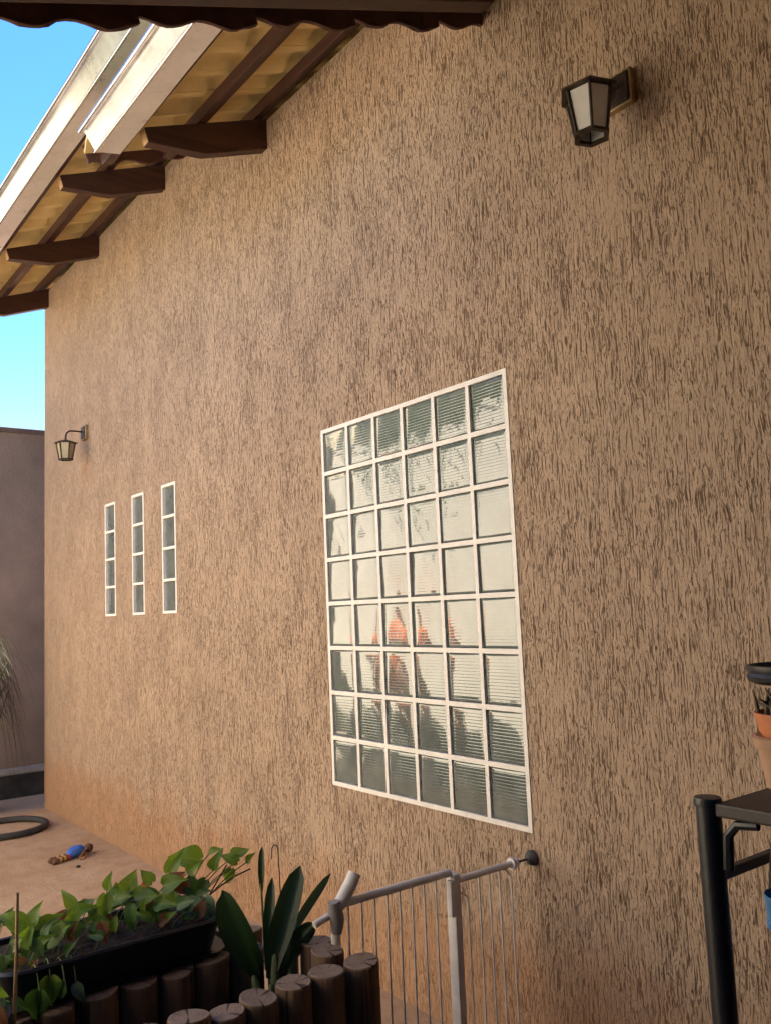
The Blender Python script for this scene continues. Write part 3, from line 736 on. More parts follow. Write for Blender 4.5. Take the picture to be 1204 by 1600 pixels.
# ---------------------------------------------------------------- leaves
def heart_leaf(seed, L=1.0, Wd=0.62):
    r = random.Random(seed); prof = [(-0.10, 0.0, .20), (0.0, 0.06, .36), (0.10, 0.0, .455), (0.25, 0, .50), (0.42, 0, .45), (0.6, 0, .335), (0.78, 0, .19), (0.9, 0, .085), (1.0, 0, 0.0)]
    vv = []; droop = r.uniform(0.12, 0.55); fold = r.uniform(0.2, 0.6); tw = r.uniform(-.25, .25)
    rows = []
    for t, _, h in prof:
        row = []
        for s in (-1, -0.5, 0, 0.5, 1):
            x = s*h*Wd*1.25; y = t + (0.10 if s == 0 and t < 0 else 0)
            z = -droop*t*t + fold*abs(s)*h*0.8 - 0.08*(abs(s) > .9)*math.sin(7*t+seed) + tw*x*t
            row.append((x*L, y*L, z*L))
        rows.append(row)
    b = MB(); vv = [p for row in rows for p in row]
    fs = [(j*5+i, j*5+i+1, (j+1)*5+i+1, (j+1)*5+i) for j in range(len(rows)-1) for i in range(4)]
    b.add(vv, fs); me = b.mesh('leaf', MAT['leaf'], smooth='all'); return me
def with_mat(me, mat):
    m = me.copy(); m.materials[0] = mat; return m
LEAF = {k: [with_mat(heart_leaf(s, 1.0, 0.50+0.035*s), MAT[k]) for s in range(6)] for k in ('leaf', 'leaf_dark', 'leaf_pale', 'leaf_brown', 'leaf_orange')}
# picture-plane directions used only to orient leaves the way they hang
LR = Vector((0.603, 0.797, 0)).normalized(); LU = Vector((0, 0, 1)); LT = Vector((0.79, -0.60, 0))
def put_leaf(parent, base, ang, size, kind='leaf', depth=0.2, face=0.6, name='leaf', var=None):
    d = (LR*math.cos(R(ang)) + LU*math.sin(R(ang)) + LT*depth).normalized()
    nrm = (LU*(1-face) + LT*face + LR*rnd.uniform(-.3, .3))
    if abs(nrm.normalized().dot(d)) > 0.9: nrm = LT + LU*0.2
    z = (nrm - d*nrm.dot(d)).normalized(); x = d.cross(z)
    m = Matrix((x, d, z)).transposed().to_4x4() @ Matrix.Diagonal((size, size, size, 1)); m.translation = Vector(base) - parent.location
    ms = LEAF[kind]; o = link(name, ms[rnd.randrange(len(ms)) if var is None else var], parent)
    o.matrix_local = m; return o
def petiole(parent, a, b_, rad=0.0018, sag=0.02, mat='stem'):
    a, b_ = Vector(a), Vector(b_); mid = a.lerp(b_, .5) + Vector((0, 0, sag))
    pts = [(a*(1-t)**2 + mid*2*t*(1-t) + b_*t*t) - parent.location for t in (0, .25, .5, .75, 1)]
    return MB().tube(pts, rad, 5).build('stem', MAT[mat], parent, smooth=True)

pothos = empty('pothos_plant', (0.885, -1.345, 0.69), 'sprawling pothos with heart-shaped green leaves filling the black trough', 'plant')
# (y, z, x, angle, size, kind, depth)
PL = [
 (-1.118, 0.800, 0.80, 62, 0.085, 'leaf', -.15), (-1.150, 0.775, 0.84, 25, 0.085, 'leaf', .3), (-1.02, 0.815, 0.80, 165, 0.105, 'leaf', .25),
 (-1.000, 0.795, 0.86, 80, 0.065, 'leaf', .1), (-1.255, 0.765, 0.80, 66, 0.085, 'leaf', -.1), (-1.240, 0.762, 0.84, 12, 0.075, 'leaf', .3),
 (-1.300, 0.765, 0.82, 20, 0.075, 'leaf', .4), (-1.330, 0.795, 0.86, -95, 0.085, 'leaf', .3), (-1.42, 0.755, 0.84, 28, 0.090, 'leaf', .1),
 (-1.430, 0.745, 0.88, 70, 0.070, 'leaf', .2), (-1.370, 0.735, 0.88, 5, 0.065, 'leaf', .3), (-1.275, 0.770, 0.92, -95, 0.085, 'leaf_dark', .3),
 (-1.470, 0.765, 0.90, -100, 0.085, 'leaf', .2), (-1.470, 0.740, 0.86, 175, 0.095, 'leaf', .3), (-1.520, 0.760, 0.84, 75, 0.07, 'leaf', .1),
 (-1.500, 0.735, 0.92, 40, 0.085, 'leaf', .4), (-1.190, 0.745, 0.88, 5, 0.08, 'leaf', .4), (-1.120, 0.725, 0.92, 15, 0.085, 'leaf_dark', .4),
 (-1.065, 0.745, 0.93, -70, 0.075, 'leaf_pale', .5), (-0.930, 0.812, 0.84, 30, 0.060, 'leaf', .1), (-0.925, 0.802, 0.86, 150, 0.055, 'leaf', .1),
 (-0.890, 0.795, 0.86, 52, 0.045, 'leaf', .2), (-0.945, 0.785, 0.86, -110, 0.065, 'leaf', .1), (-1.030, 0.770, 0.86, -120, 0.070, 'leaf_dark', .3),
 (-1.060, 0.780, 0.83, -80, 0.055, 'leaf_dark', .2), (-1.215, 0.765, 0.85, 100, 0.045, 'leaf_orange', .1), (-1.085, 0.755, 0.85, 160, 0.06, 'leaf_brown', .2),
 (-1.20, 0.710, 0.93, 30, 0.06, 'leaf_brown', .3), (-1.10, 0.712, 0.96, 70, 0.055, 'leaf_brown', .2), (-1.43, 0.700, 0.99, -80, 0.065, 'leaf_brown', .2),
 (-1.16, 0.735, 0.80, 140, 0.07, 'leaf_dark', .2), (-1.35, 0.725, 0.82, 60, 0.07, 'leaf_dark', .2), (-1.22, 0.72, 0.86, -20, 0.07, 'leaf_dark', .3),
 (-1.40, 0.765, 0.80, 120, 0.07, 'leaf', .1), (-1.55, 0.77, 0.88, 150, 0.08, 'leaf', .1), (-1.57, 0.74, 0.93, 60, 0.07, 'leaf', .2),
 (-1.18, 0.79, 0.82, 130, 0.055, 'leaf', .2), (-0.985, 0.83, 0.80, 20, 0.05, 'leaf', .2), (-1.075, 0.80, 0.84, 40, 0.07, 'leaf', .2), (-1.30, 0.79, 0.79, 80, 0.055, 'leaf', 0),
 (-1.53, 0.685, 1.035, -85, 0.07, 'leaf', .2), (-1.47, 0.655, 1.045, -60, 0.065, 'leaf_pale', .3), (-1.50, 0.67, 1.05, -110, 0.05, 'leaf_dark', .2), (-1.56, 0.665, 1.05, -95, 0.075, 'leaf_dark', .2),
]
for y, z, x, a, s, kd, dp in PL:
    root = (min(0.985, max(0.79, x+rnd.uniform(-.04, .03))), max(-1.6, min(-1.08, y-0.03+rnd.uniform(-.06, .03))), 0.690)
    if z < 0.70: root = (0.985, y, 0.705)
    s *= rnd.uniform(.78, 1.0)
    put_leaf(pothos, (x, y, z), a, s, kd, dp)
    petiole(pothos, root, (x, y, z), 0.0017, 0.03 if z > 0.72 else 0.05)
for k in range(64):   # smaller undergrowth
    y = rnd.uniform(-1.62, -1.07); x = rnd.uniform(0.78, 0.98); z = rnd.uniform(0.705, 0.752) + (0.98-x)*0.12
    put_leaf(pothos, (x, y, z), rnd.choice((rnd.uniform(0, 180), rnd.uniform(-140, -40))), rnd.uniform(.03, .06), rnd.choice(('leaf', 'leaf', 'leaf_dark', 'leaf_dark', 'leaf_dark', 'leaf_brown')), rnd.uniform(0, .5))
    petiole(pothos, (x+rnd.uniform(-.02, .01), y-0.02, 0.690), (x, y, z), 0.0014, 0.01)
# vines lying over the trough end
petiole(pothos, (0.90, -1.10, 0.70), (0.86, -0.88, 0.772), 0.0026, 0.03, 'bark'); petiole(pothos, (0.93, -1.09, 0.70), (0.86, -0.96, 0.80), 0.0024, 0.0, 'bark')

# orchid
orch = empty('orchid', (1.14, -1.0, 0.47), 'dark strap-leaved orchid with ribbed pseudobulbs in the log planter', 'plant')
def strap(base, tip, wmax, bend=(0, 0, 0), face=LT, mat='orchid', n=10, pw=0.55):
    base, tip = Vector(base), Vector(tip); mid = base.lerp(tip, .5) + Vector(bend); vv = []
    for i in range(n+1):
        t = i/n; p = base*(1-t)**2 + mid*2*t*(1-t) + tip*t*t
        d = ((mid-base)*(1-t) + (tip-mid)*t).normalized(); s = d.cross(face).normalized(); nn = s.cross(d)
        hw = wmax*(0.30+0.70*math.sin(math.pi*min(1, t*pw/0.5)**0.9)) if t < .5 else wmax*(0.30+0.70*1)*math.sqrt(max(0.0, 1-((t-.5)/.5)**2.4))
        hw = wmax*(0.32+0.68*min(1, t/0.42)**0.8)*(1 if t < .55 else math.sqrt(max(0.004, 1-((t-.55)/.45)**2.2)))
        for q in (-1, -.5, 0, .5, 1): vv.append(p + s*hw*q + nn*(abs(q)*hw*0.45) - orch.location)
    fs = [(i*5+k, i*5+k+1, (i+1)*5+k+1, (i+1)*5+k) for i in range(n) for k in range(4)]
    return MB().add(vv, fs).build('leaf', MAT[mat], orch, smooth='all')
B0 = Vector((1.10, -0.965, 0.53))
# tips: (y, z) at their own depth
strap((1.09, -0.985, 0.55), (1.07, -1.075, 0.795), 0.036, (0.0, -0.035, 0.02))
strap((1.12, -0.965, 0.55), (1.10, -0.845, 0.822), 0.034, (0.0, -0.012, 0.0))
strap((1.06, -0.955, 0.57), (0.98, -1.035, 0.770), 0.027, (0.0, -0.015, 0.02))
strap((1.08, -0.945, 0.56), (1.04, -0.905, 0.79), 0.016, (0, -0.01, 0))
strap((1.10, -0.920, 0.58), (1.16, -0.845, 0.680), 0.016, (0, 0.0, 0.03))
strap((1.12, -0.930, 0.56), (1.10, -0.870, 0.715), 0.017, (0, 0.01, 0.02))
strap((1.07, -0.890, 0.60), (1.02, -0.690, 0.752), 0.0135, (0, -0.02, 0.0), pw=.3)
strap((1.06, -0.890, 0.58), (1.00, -0.800, 0.700), 0.014, (0, 0, 0.04))
strap((1.04, -0.940, 0.76), (1.03, -0.930, 0.880), 0.0095, (0, -0.004, 0))
strap((1.11, -0.905, 0.56), (1.14, -0.825, 0.66), 0.014, (0, 0.01, 0.02))
MB().tube([Vector((1.06, -0.945, 0.55))-orch.location, Vector((1.04, -0.942, 0.78))-orch.location], 0.003, 6).build('stem', MAT['stem'], orch)
for k, (x, y, h) in enumerate(((1.13, -0.955, 0.145), (1.15, -0.925, 0.10), (1.11, -0.90, 0.12), (1.16, -0.975, 0.09), (1.12, -0.99, 0.10), (1.08, -0.92, 0.13))):
    b = MB(); lean = Vector((rnd.uniform(-.02, .02), rnd.uniform(-.02, .02), 0)); p0 = Vector((x, y, 0.465)) - orch.location
    b.tube([p0+lean*t+Vector((0, 0, h*t)) for t in (0, .25, .5, .75, .95, 1)], [.010, .0135, .0135, .011, .008, .004], 10); b.build('pseudobulb', MAT['bulb'], orch, smooth=True)
for k in range(14):
    a = rnd.uniform(0, 6.28); p = Vector((1.13+rnd.uniform(-.04, .05), -0.95+rnd.uniform(-.06, .05), 0.49)) - orch.location
    MB().tube([p, p+Vector((.03*math.cos(a), .03*math.sin(a), .025)), p+Vector((.06*math.cos(a), .06*math.sin(a), -.012))], 0.0016, 5).build('aerial_root', MAT['bulb'], orch)
hk = empty('wire_hook', (1.05, -0.888, 0.47), 'thin dark wire stake bent into a hook, standing by the orchid', 'stake')
MB().tube([(0, 0.012, 0), (0, 0.002, 0.30), (0, -0.001, 0.400), (0, -0.006, 0.410), (0, -0.014, 0.412), (0, -0.021, 0.405), (0, -0.0225, 0.375)], 0.0016, 6).build('wire', MAT['wire'], hk, smooth=True)

# left foreground: dark pot with trailing stems, bamboo stick
pot = empty('plant_pot', (1.10, -1.755, 0.44), 'shadowed dark brown pot of trailing plants at the lower left', 'plant pot')
MAT['dark_pot'] = simple('dark_brown_pot', (0.035, 0.024, 0.018), 0.7, 0.3, 14)
MB().lathe([(0.001, 0), (0.075, 0), (0.105, 0.20), (0.115, 0.202), (0.115, 0.232), (0.106, 0.234), (0.100, 0.20), (0.001, 0.195)], 28).build('pot', MAT['dark_pot'], pot, smooth=True)
st = empty('log_stool', (1.10, -1.755, 0.0), 'rough log block under the dark pot', 'log')
MB().lathe([(0.001, 0), (0.13, 0), (0.135, 0.2), (0.13, 0.435), (0.125, 0.439), (0.001, 0.439)], 24).build('block', MAT['log'], st, smooth=True)
tr = empty('trailing_plant', (1.10, -1.755, 0.64), 'tangle of trailing green leaves spilling from the dark pot', 'plant')
for k in range(42):
    a = rnd.uniform(0, 6.28); rr = rnd.uniform(0.02, 0.14); z = 0.66+rnd.uniform(0, .10)-max(0, rr-.09)*1.8
    p = (1.10+rr*math.cos(a), -1.755+rr*math.sin(a), z)
    put_leaf(tr, p, rnd.uniform(-140, 120), rnd.uniform(.04, .075), rnd.choice(('leaf', 'leaf', 'leaf_dark', 'leaf_dark', 'leaf_pale', 'leaf_brown')), rnd.uniform(0, .5))
    petiole(tr, (1.10+rr*.4*math.cos(a), -1.755+rr*.4*math.sin(a), 0.635), p, 0.0016, 0.04)
bs = empty('bamboo_stick', (1.14, -1.636, 0.60), 'thin upright bamboo stick in front of the left-hand plants', 'stick')
MB().tube([(0, -0.006, 0), (-.002, -0.003, 0.10), (-.001, 0.0, 0.2), (0, 0.001, 0.333)], [0.0048, 0.0044, 0.0042, 0.0038], 8).build('stick', MAT['bamboo'], bs, smooth=True)

# ---------------------------------------------------------------- far yard: tyre, rag toy, grass clump, pebble
ty = empty('old_tyre', (-3.80, -0.465, 0.0), 'worn black tyre lying flat on the dusty concrete', 'tyre')
prof = []
for k in range(16):
    a = 2*math.pi*k/16; prof.append((0.288+0.024*math.cos(a), 0.024+0.024*math.sin(a)))
b = MB(); n = 48; vv = []
for k in range(n):
    a = 2*math.pi*k/n; vv += [(r_*math.cos(a), r_*math.sin(a), z) for r_, z in prof]
b.add(vv, [(k*16+i, k*16+(i+1) % 16, ((k+1) % n)*16+(i+1) % 16, ((k+1) % n)*16+i) for k in range(n) for i in range(16)]); b.build('tyre', MAT['tyre'], ty, smooth=True)

doll = empty('rag_toy', (-2.66, -0.30, 0.0), 'small rag toy with blue body and striped legs lying on the ground', 'toy')
MAT['toy_blue'] = simple('toy_blue_cloth', (0.045, 0.13, 0.48), 0.85, 0.3, 40, 0.002, 120)
MAT['toy_brown'] = simple('toy_brown_cloth', (0.13, 0.06, 0.03), 0.9, 0.3, 40, 0.002, 120)
MAT['toy_tan'] = simple('toy_tan_cloth', (0.36, 0.20, 0.09), 0.9, 0.2, 40, 0.002, 120)
MAT['toy_red'] = simple('toy_red_cloth', (0.40, 0.055, 0.03), 0.9, 0.2, 40)
MAT['toy_yellow'] = simple('toy_yellow_cloth', (0.52, 0.33, 0.10), 0.9, 0.2, 40)
ax = Vector((-0.26, 0.966, 0)); sd = Vector((0.966, 0.26, 0))
def dp(a, s, z): return ax*a + sd*s + Vector((0, 0, z))
MB().tube([dp(-.055, 0, .022), dp(-.035, 0, .036), dp(0, 0, .042), dp(.04, 0, .040), dp(.062, 0, .034)], [.020, .034, .038, .034, .020], 12).build('body', MAT['toy_blue'], doll, smooth=True)
MB().tube([dp(.060, 0, .036), dp(.075, 0, .036)], [.014, .014], 10).build('collar', simple('toy_white_cloth', (.6, .52, .45), .9), doll, smooth=True)
MB().tube([dp(.072, -.01, .034), dp(.085, -.012, .036), dp(.105, -.014, .036), dp(.125, -.014, .032), dp(.134, -.014, .028)], [.012, .026, .031, .024, .010], 12).build('head', MAT['toy_brown'], doll, smooth=True)
cols = ('toy_red', 'toy_brown', 'toy_yellow', 'toy_brown', 'toy_yellow', 'toy_brown')
for s, da in ((-.016, 0.0), (.016, .01)):
    for k in range(6):
        a0 = -.050-.0155*k-da; a1 = a0-.0155
        MB().tube([dp(a0, s*(1+.1*k), .021), dp(a1, s*(1+.1*(k+1)), .020)], [.019-.0006*k, .0185-.0006*k], 10).build('leg_band', MAT[cols[k]], doll, smooth=True)
    MB().tube([dp(-.142-da, s*1.7, .019), dp(-.158-da, s*1.8, .018), dp(-.178-da, s*1.9, .011)], [.017, .019, .009], 10).build('shoe', MAT['toy_brown'], doll, smooth=True)
MB().tube([dp(.045, .032, .040), dp(.02, .055, .026), dp(-.012, .072, .014)], [.014, .014, .012], 10).build('arm', MAT['toy_brown'], doll, smooth=True)
MB().tube([dp(.045, -.03, .038), dp(.06, -.06, .02), dp(.085, -.07, .012)], [.013, .013, .011], 10).build('arm', MAT['toy_brown'], doll, smooth=True)
for k in range(4):
    MB().tube([dp(-.010+.006*k, .070, .014), dp(-.026+.009*k, .092, .008)], [.005, .0035], 6).build('finger', MAT['toy_tan'], doll, smooth=True)
pb = MB(); pb.lathe([(0.001, 0), (0.012, 0.001), (0.014, 0.006), (0.008, 0.012), (0.001, 0.013)], 8, sx=1.2); o = pb.build('pebble', MAT['soil'], loc=(-2.42, -0.36, 0), smooth=True)
tag(o, 'small dark pebble on the concrete beside the rag toy', 'stone')

gr = empty('grass_clump', (-4.56, -0.50, 0.0), 'tall clump of arching grass in a red pot at the left edge', 'plant')
MB().lathe([(0.001, 0), (0.11, 0), (0.145, 0.26), (0.16, 0.262), (0.16, 0.30), (0.145, 0.30), (0.135, 0.25), (0.001, 0.245)], 24).build('pot', simple('red_plastic_pot', (0.13, 0.035, 0.022), 0.6), gr, smooth=True)
for k in range(150):
    a = rnd.uniform(-1.2, 4.4); out = rnd.uniform(.12, .66); hgt = rnd.uniform(.75, 1.45); end = rnd.uniform(-.75, .1)
    if k < 95: a = rnd.uniform(0.9, 2.0); out = rnd.uniform(.22, .5); hgt = rnd.uniform(1.3, 2.0); end = rnd.uniform(-1.6, -.5)
    d = Vector((math.cos(a), math.sin(a), 0)); p0 = Vector((rnd.uniform(-.08, .08), rnd.uniform(-.08, .08), .26))
    P0, P1, P2 = p0, p0+d*out*.35+Vector((0, 0, hgt)), p0+d*out+Vector((0, 0, hgt*.72+end*.8))
    P2.z = max(P2.z, 0.05)
    vv = []; n = 9; w0 = rnd.uniform(.0035, .0075)
    if p0.x+P2.x > 5 or (gr.location.y + P2.y) > -0.04: P2.y = -0.04 - gr.location.y - rnd.uniform(0, .1); P2.x = min(P2.x, 0.25)
    for i in range(n+1):
        t = i/n; p = P0*(1-t)**2+P1*2*t*(1-t)+P2*t*t; s = Vector((-d.y, d.x, 0)); hw = w0*(1-t**2.5)+.0006
        vv += [p-s*hw, p+Vector((0, 0, -.3*hw)), p+s*hw]
    MB().add(vv, [(i*3+q, i*3+q+1, i*3+q+4, i*3+q+3) for i in range(n) for q in (0, 1)]).build('blade', MAT['grass'], gr, smooth='all')

# ---------------------------------------------------------------- black shelf on the right and what stands on it
SX, SY, SZ = 2.445, -0.835, 1.205
sh = empty('plastic_shelf', (SX, SY, 0), 'black plastic shelf unit with round legs at the right edge', 'shelf')
for x in (0, 0.80):
    for y in (0, 0.42):
        MB().lathe([(0.001, 0), (0.021, 0), (0.021, SZ-0.012)], 20, (x, y, 0)).build('leg', MAT['black_plastic'], sh, smooth=True)
        MB().lathe([(0.0235, SZ-0.0115), (0.0245, SZ-0.004), (0.022, SZ+0.003), (0.001, SZ+0.004)], 20, (x, y, 0)).build('leg_cap', MAT['black_plastic'], sh, smooth=True)
b = MB().box((0.020, -0.012, SZ-0.026), (0.78, 0.432, SZ-0.003)); b.build('shelf_board', MAT['shelf_top'], sh, bevel=0.004)
for x, s in ((0.022, 1), (0.778, -1)):
    MB().tube([(x+s*.068, 0, SZ-0.032), (x+s*.030, 0, SZ-0.036), (x+s*.012, 0, SZ-0.056), (x+s*.008, 0, SZ-0.112)], [.007, .008, .009, .0095], 8).build('bracket', MAT['black_plastic'], sh, smooth=True)
MB().box((-0.008, 0.019, SZ-0.140), (0.008, 0.401, SZ-0.122)).build('side_bar', MAT['black_plastic'], sh, bevel=0.003)
b = MB().box((0.79, 0.02, SZ-0.140), (0.81, 0.401, SZ-0.122)); b.build('side_bar', MAT['black_plastic'], sh, bevel=0.003)
for z in (0.72, 0.25):
    b = MB().box((0.30, 0.03, z-0.02), (0.78, 0.41, z)); b.build('shelf_board', MAT['shelf_top'], sh, bevel=0.004)
PC = Vector((2.508, -0.638, SZ-0.003))
PCX = PC
cp = empty('clay_pot', PC, 'tan clay pot with orange inner pot of dry moss on the shelf', 'plant pot')
MB().lathe([(0.001, 0), (0.058, 0), (0.060, 0.015), (0.067, 0.070), (0.074, 0.072), (0.076, 0.090), (0.070, 0.093), (0.060, 0.090), (0.001, 0.08)], 32).build('outer_pot', MAT['tan_clay'], cp, smooth=True)
MB().lathe([(0.050, 0.082), (0.063, 0.100), (0.069, 0.131), (0.069, 0.134), (0.064, 0.134), (0.060, 0.125), (0.001, 0.123)], 32).build('inner_pot', MAT['terracotta'], cp, smooth=True)
for k in range(90):
    a = rnd.uniform(0, 6.28); rr = rnd.uniform(0, .06); p = Vector((rr*math.cos(a), rr*math.sin(a), .121))
    q = Vector((rnd.gauss(0, .016), rnd.gauss(0, .016), rnd.uniform(.01, .065)))
    MB().tube([p, p+q*.6+Vector((0, 0, .006)), p+q], [.0042, .0035, .0012], 5).build('moss_tuft', MAT['moss'], cp, smooth=True)
MB().tube([(0.006, 0, .11), (0.004, 0, .15), (0, 0, .186)], [0.007, .006, .006], 8).build('support_stake', MAT['bark'], cp, smooth=True)
dish = empty('black_dish', PC + Vector((0, 0, .1862)), 'round black plastic dish perched above the clay pot', 'dish')
MB().lathe([(0.001, 0), (0.064, 0), (0.074, 0.006), (0.0765, 0.014), (0.0735, 0.020), (0.0765, 0.028), (0.076, 0.033), (0.070, 0.034), (0.064, 0.012), (0.001, 0.008)], 32).build('dish', MAT['black_plastic'], dish, smooth=True)
bp = empty('blue_pot', (2.511, -0.705, 0.928), 'bright blue plastic pot hanging under the shelf at right edge', 'plant pot')
MB().lathe([(0.001, 0), (0.036, 0), (0.042, 0.045), (0.046, 0.047), (0.046, 0.060), (0.044, 0.062), (0.047, 0.100), (0.046, 0.103), (0.043, 0.10), (0.040, 0.06), (0.001, 0.055)], 28).build('pot', MAT['blue'], bp, smooth=True)
MB().tube([(-.044, 0, .098), (-.03, 0, .19), (0, 0, .252), (.03, 0, .19), (.044, 0, .098)], .0018, 6).build('wire_handle', MAT['wire'], bp)

# ---------------------------------------------------------------- beyond the boundary wall: trees (they show in the glass blocks)
def tree(loc, h, rx, seed, label):
    r = random.Random(seed); e = empty('garden_tree', loc, label, 'tree', 'trees beyond the cream wall')
    b = MB(); b.tube([(0, 0, -.1), (.05, 0, h*.25), (-.05, .08, h*.5), (0, 0, h*.8)], [h*.035, h*.028, h*.02, h*.006], 10)
    tips = []
    for k in range(9):
        a = r.uniform(0, 6.28); z0 = h*r.uniform(.3, .6); t = Vector((rx*.75*math.cos(a), rx*.75*math.sin(a), z0+h*r.uniform(.1, .3))); tips.append(t)
        b.tube([(0, 0, z0), Vector((0, 0, z0)).lerp(t, .5)+Vector((0, 0, .15)), t], [h*.013, h*.008, h*.003], 6)
    b.build('trunk', MAT['bark'], e, smooth=True)
    cl = [Vector((r.gauss(0, rx*.5), r.gauss(0, rx*.4), h*.66+r.gauss(0, h*.15))) for _ in range(34)] + tips
    vv = []; fs = []
    for k in range(6500):
        c = r.choice(cl); p = c+Vector((r.gauss(0, .28), r.gauss(0, .28), r.gauss(0, .22)))
        a, t = r.uniform(0, 6.28), r.uniform(-.9, .9); d = Vector((math.cos(a)*math.cos(t), math.sin(a)*math.cos(t), math.sin(t))); s = d.orthogonal().normalized()*.045; L = r.uniform(.09, .16)
        n = len(vv); vv += [p, p+d*L*.5+s, p+d*L, p+d*L*.5-s]; fs.append((n, n+1, n+2, n+3))
    m = MB(); m.add(vv, fs); o = m.build('crown', MAT['tree_leaf'], e); return e
TS = [(-6.4, -5.2, 4.7, 1.5, 'broad leafy tree behind the corner of the cream wall'),
      (-4.3, -5.1, 5.0, 1.6, 'tallest leafy tree behind the cream wall'), (-2.2, -5.0, 4.6, 1.5, 'rounded leafy tree behind the middle of the cream wall'),
      (0.1, -5.3, 4.8, 1.6, 'wide leafy tree behind the cream wall, nearest the porch')]
for k, (x, y, h, rx, lb) in enumerate(TS): tree((x, y, 0), h, rx, 50+k, lb)

def shrub(x, y, h, w_, seed, label):
    r = random.Random(seed); e = empty('low_shrub', (x, y, 0), label, 'shrub', 'shrubs along the cream wall')
    b = MB()
    for k in range(7):
        a = r.uniform(0, 6.28); b.tube([(0, 0, -.02), (.3*w_*math.cos(a), .12*math.sin(a), h*.5), (.7*w_*math.cos(a), .15*math.sin(a), h*.85)], [.010, .007, .003], 5)
    b.build('stem', MAT['bark'], e)
    vv = []; fs = []
    for k in range(900):
        t = r.random(); p = Vector((r.gauss(0, w_*.42), max(-.14, min(.14, r.gauss(0, .08))), h*(.08+.9*t)))
        a, q = r.uniform(0, 6.28), r.uniform(-.4, 1.0); d = Vector((math.cos(a)*math.cos(q), math.sin(a)*math.cos(q)*.7, math.sin(q))); sd = d.orthogonal().normalized()*.018; L = r.uniform(.06, .11)
        n = len(vv); vv += [p, p+d*L*.5+sd, p+d*L, p+d*L*.5-sd]; fs.append((n, n+1, n+2, n+3))
    MB().add(vv, fs).build('foliage', MAT['tree_leaf'], e)
for k in (0, 1, 3, 4, 5, 6, 7):
    shrub(-4.85+0.68*k, -3.10, (.46, .38, .52, .42, .5, .36, .48, .4)[k], .36, 200+k,
          ('first', 'second', 'third', 'fourth', 'fifth', 'sixth', 'seventh', 'eighth')[k] + ' low shrub from the far corner along the cream wall foot')
# ---------------------------------------------------------------- person in the yard, mirrored in the glass
def skin(name, verts, edges, radii, mat, parent, sub=2):
    me = bpy.data.meshes.new(name); me.from_pydata([tuple(v) for v in verts], edges, [])
    o = link(name, me, parent); 
    md = o.modifiers.new('skin', 'SKIN'); s = me.skin_vertices[0].data
    for i, r_ in enumerate(radii): s[i].radius = r_ if hasattr(r_, '__len__') else (r_, r_)
    s[0].use_root = True; md.use_smooth_shade = True
    sb = o.modifiers.new('sub', 'SUBSURF'); sb.levels = sub; sb.render_levels = sub
    me.materials.append(mat); return o
MAT['skin'] = simple('skin', (0.42, 0.24, 0.155), 0.55, 0.06, 20)
MAT['shirt'] = simple('orange_shirt', (0.85, 0.17, 0.04), 0.85, 0.12, 12, 0.002, 60)
MAT['shorts'] = simple('dark_shorts', (0.035, 0.037, 0.045), 0.85, 0.2, 12)
MAT['hair'] = simple('dark_hair', (0.015, 0.010, 0.008), 0.5, 0.2, 60)
pe = empty('person', (-3.35, -3.03, 0), 'person in orange shirt and dark shorts standing in the yard, seen mirrored in glass', 'person', rz=R(150))
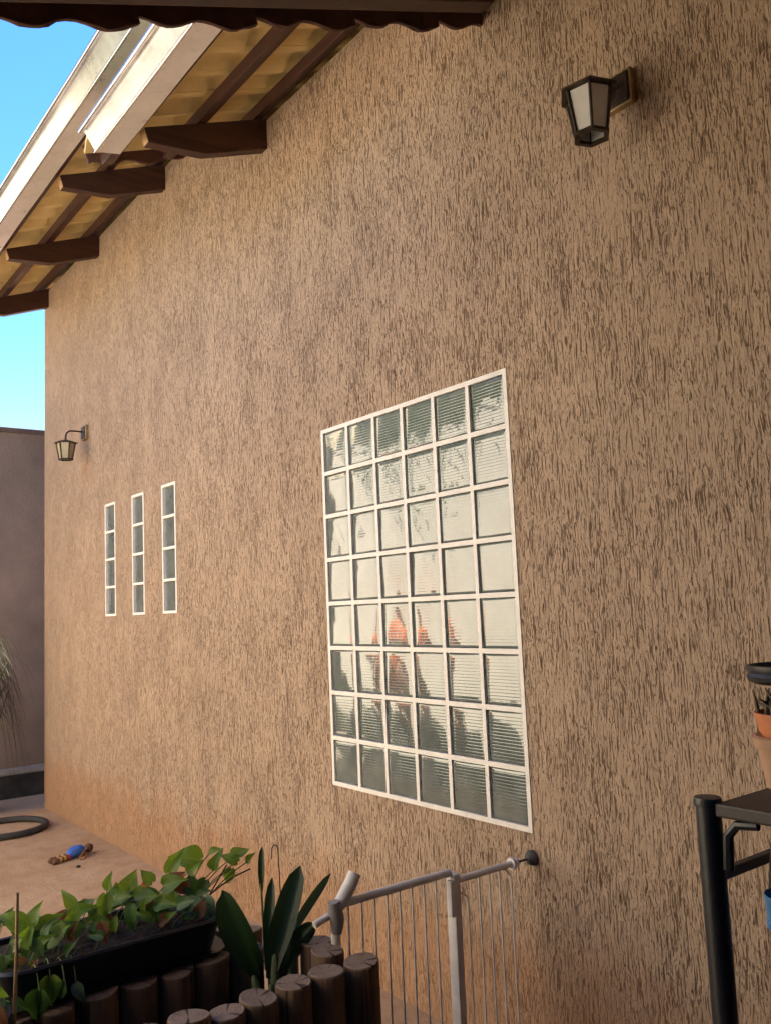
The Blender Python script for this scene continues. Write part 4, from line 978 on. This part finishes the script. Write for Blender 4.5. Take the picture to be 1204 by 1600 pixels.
# faces -Y locally
V = [(0,0,.95),(0,0,1.10),(0,0,1.30),(0,0,1.44),(0,-.005,1.52),(0,-.02,1.60),(0,-.015,1.70),
     (.19,0,1.41),(.25,.01,1.14),(.22,-.14,.94),(.21,-.20,.87),(-.19,0,1.41),(-.25,.01,1.14),(-.20,-.18,1.02),(-.16,-.24,1.06),
     (.10,0,.88),(.11,-.01,.50),(.115,.02,.09),(.12,-.10,.04),(-.10,0,.88),(-.12,-.01,.50),(-.125,.02,.09),(-.13,-.10,.04)]
pe.scale = (0.9, 0.9, 0.9)
E = [(0,1),(1,2),(2,3),(3,4),(4,5),(5,6),(3,7),(7,8),(8,9),(9,10),(3,11),(11,12),(12,13),(13,14),(0,15),(15,16),(16,17),(17,18),(0,19),(19,20),(20,21),(21,22)]
RD = [(.14,.10),(.13,.09),(.15,.10),(.09,.07),(.055,.055),(.078,.09),(.070,.085),.055,.043,.033,.030,.055,.043,.033,.030,.085,.055,.038,.035,.085,.055,.038,.035]
skin('body', V, E, RD, MAT['skin'], pe)
V2 = [(0, 0, .84), V[1], V[2], (0,0,1.43), (.19,0,1.405), (.235,.008,1.22), (-.19,0,1.405), (-.235,.008,1.22)]
skin('shirt', V2, [(0,1),(1,2),(2,3),(3,4),(4,5),(3,6),(6,7)], [(.20,.155),(.195,.15),(.205,.145),(.12,.09),.085,.09,.085,.09], MAT['shirt'], pe)
V3 = [(0,0,.93), (.10,0,.86), (.112,-.005,.58), (-.10,0,.86), (-.118,-.005,.58)]
skin('shorts', V3, [(0,1),(1,2),(0,3),(3,4)], [(.165,.125), .108, .092, .108, .092], MAT['shorts'], pe)
b = MB(); vv = []; 
b.lathe([(0.101, 0.0), (0.106, 0.05), (0.098, 0.10), (0.065, 0.14), (0.001, 0.152)], 16, (0, 0.006, 1.645), sx=.86, sy=1.04); b.build('hair', MAT['hair'], pe, smooth=True)
b = MB(); b.tube([(0, -.104, 1.645), (0, -.125, 1.605), (0, -.108, 1.595)], [.008, .014, .010], 8); b.build('nose', MAT['skin'], pe, smooth=True)
for s in (-1, 1):
    MB().lathe([(0.001, -.008), (.009, -.004), (.009, .004), (.001, .008)], 8, (s*.034, -.095, 1.645)).build('eye', MAT['hair'], pe, smooth=True)
    MB().tube([(s*.082, 0, 1.60), (s*.090, .005, 1.625), (s*.084, .005, 1.655)], [.008, .014, .008], 8).build('ear', MAT['skin'], pe, smooth=True)
    for k in range(5):
        hx, hy, hz = (.21, -.20, .87) if s > 0 else (-.16, -.24, 1.06)
        off = (k-2)*.017; dz = -.065 if s > 0 else .02; dy = -.045 if s > 0 else -.06
        L = (0.75, .95, 1, .95, .8)[k] if k else .75
        MB().tube([(hx+off*.8, hy-.005, hz), (hx+off, hy+dy*.6*L, hz+dz*.7*L), (hx+off, hy+dy*.7*L, hz+dz*1.3*L)], [.010, .009, .007], 6).build('finger', MAT['skin'], pe, smooth=True)
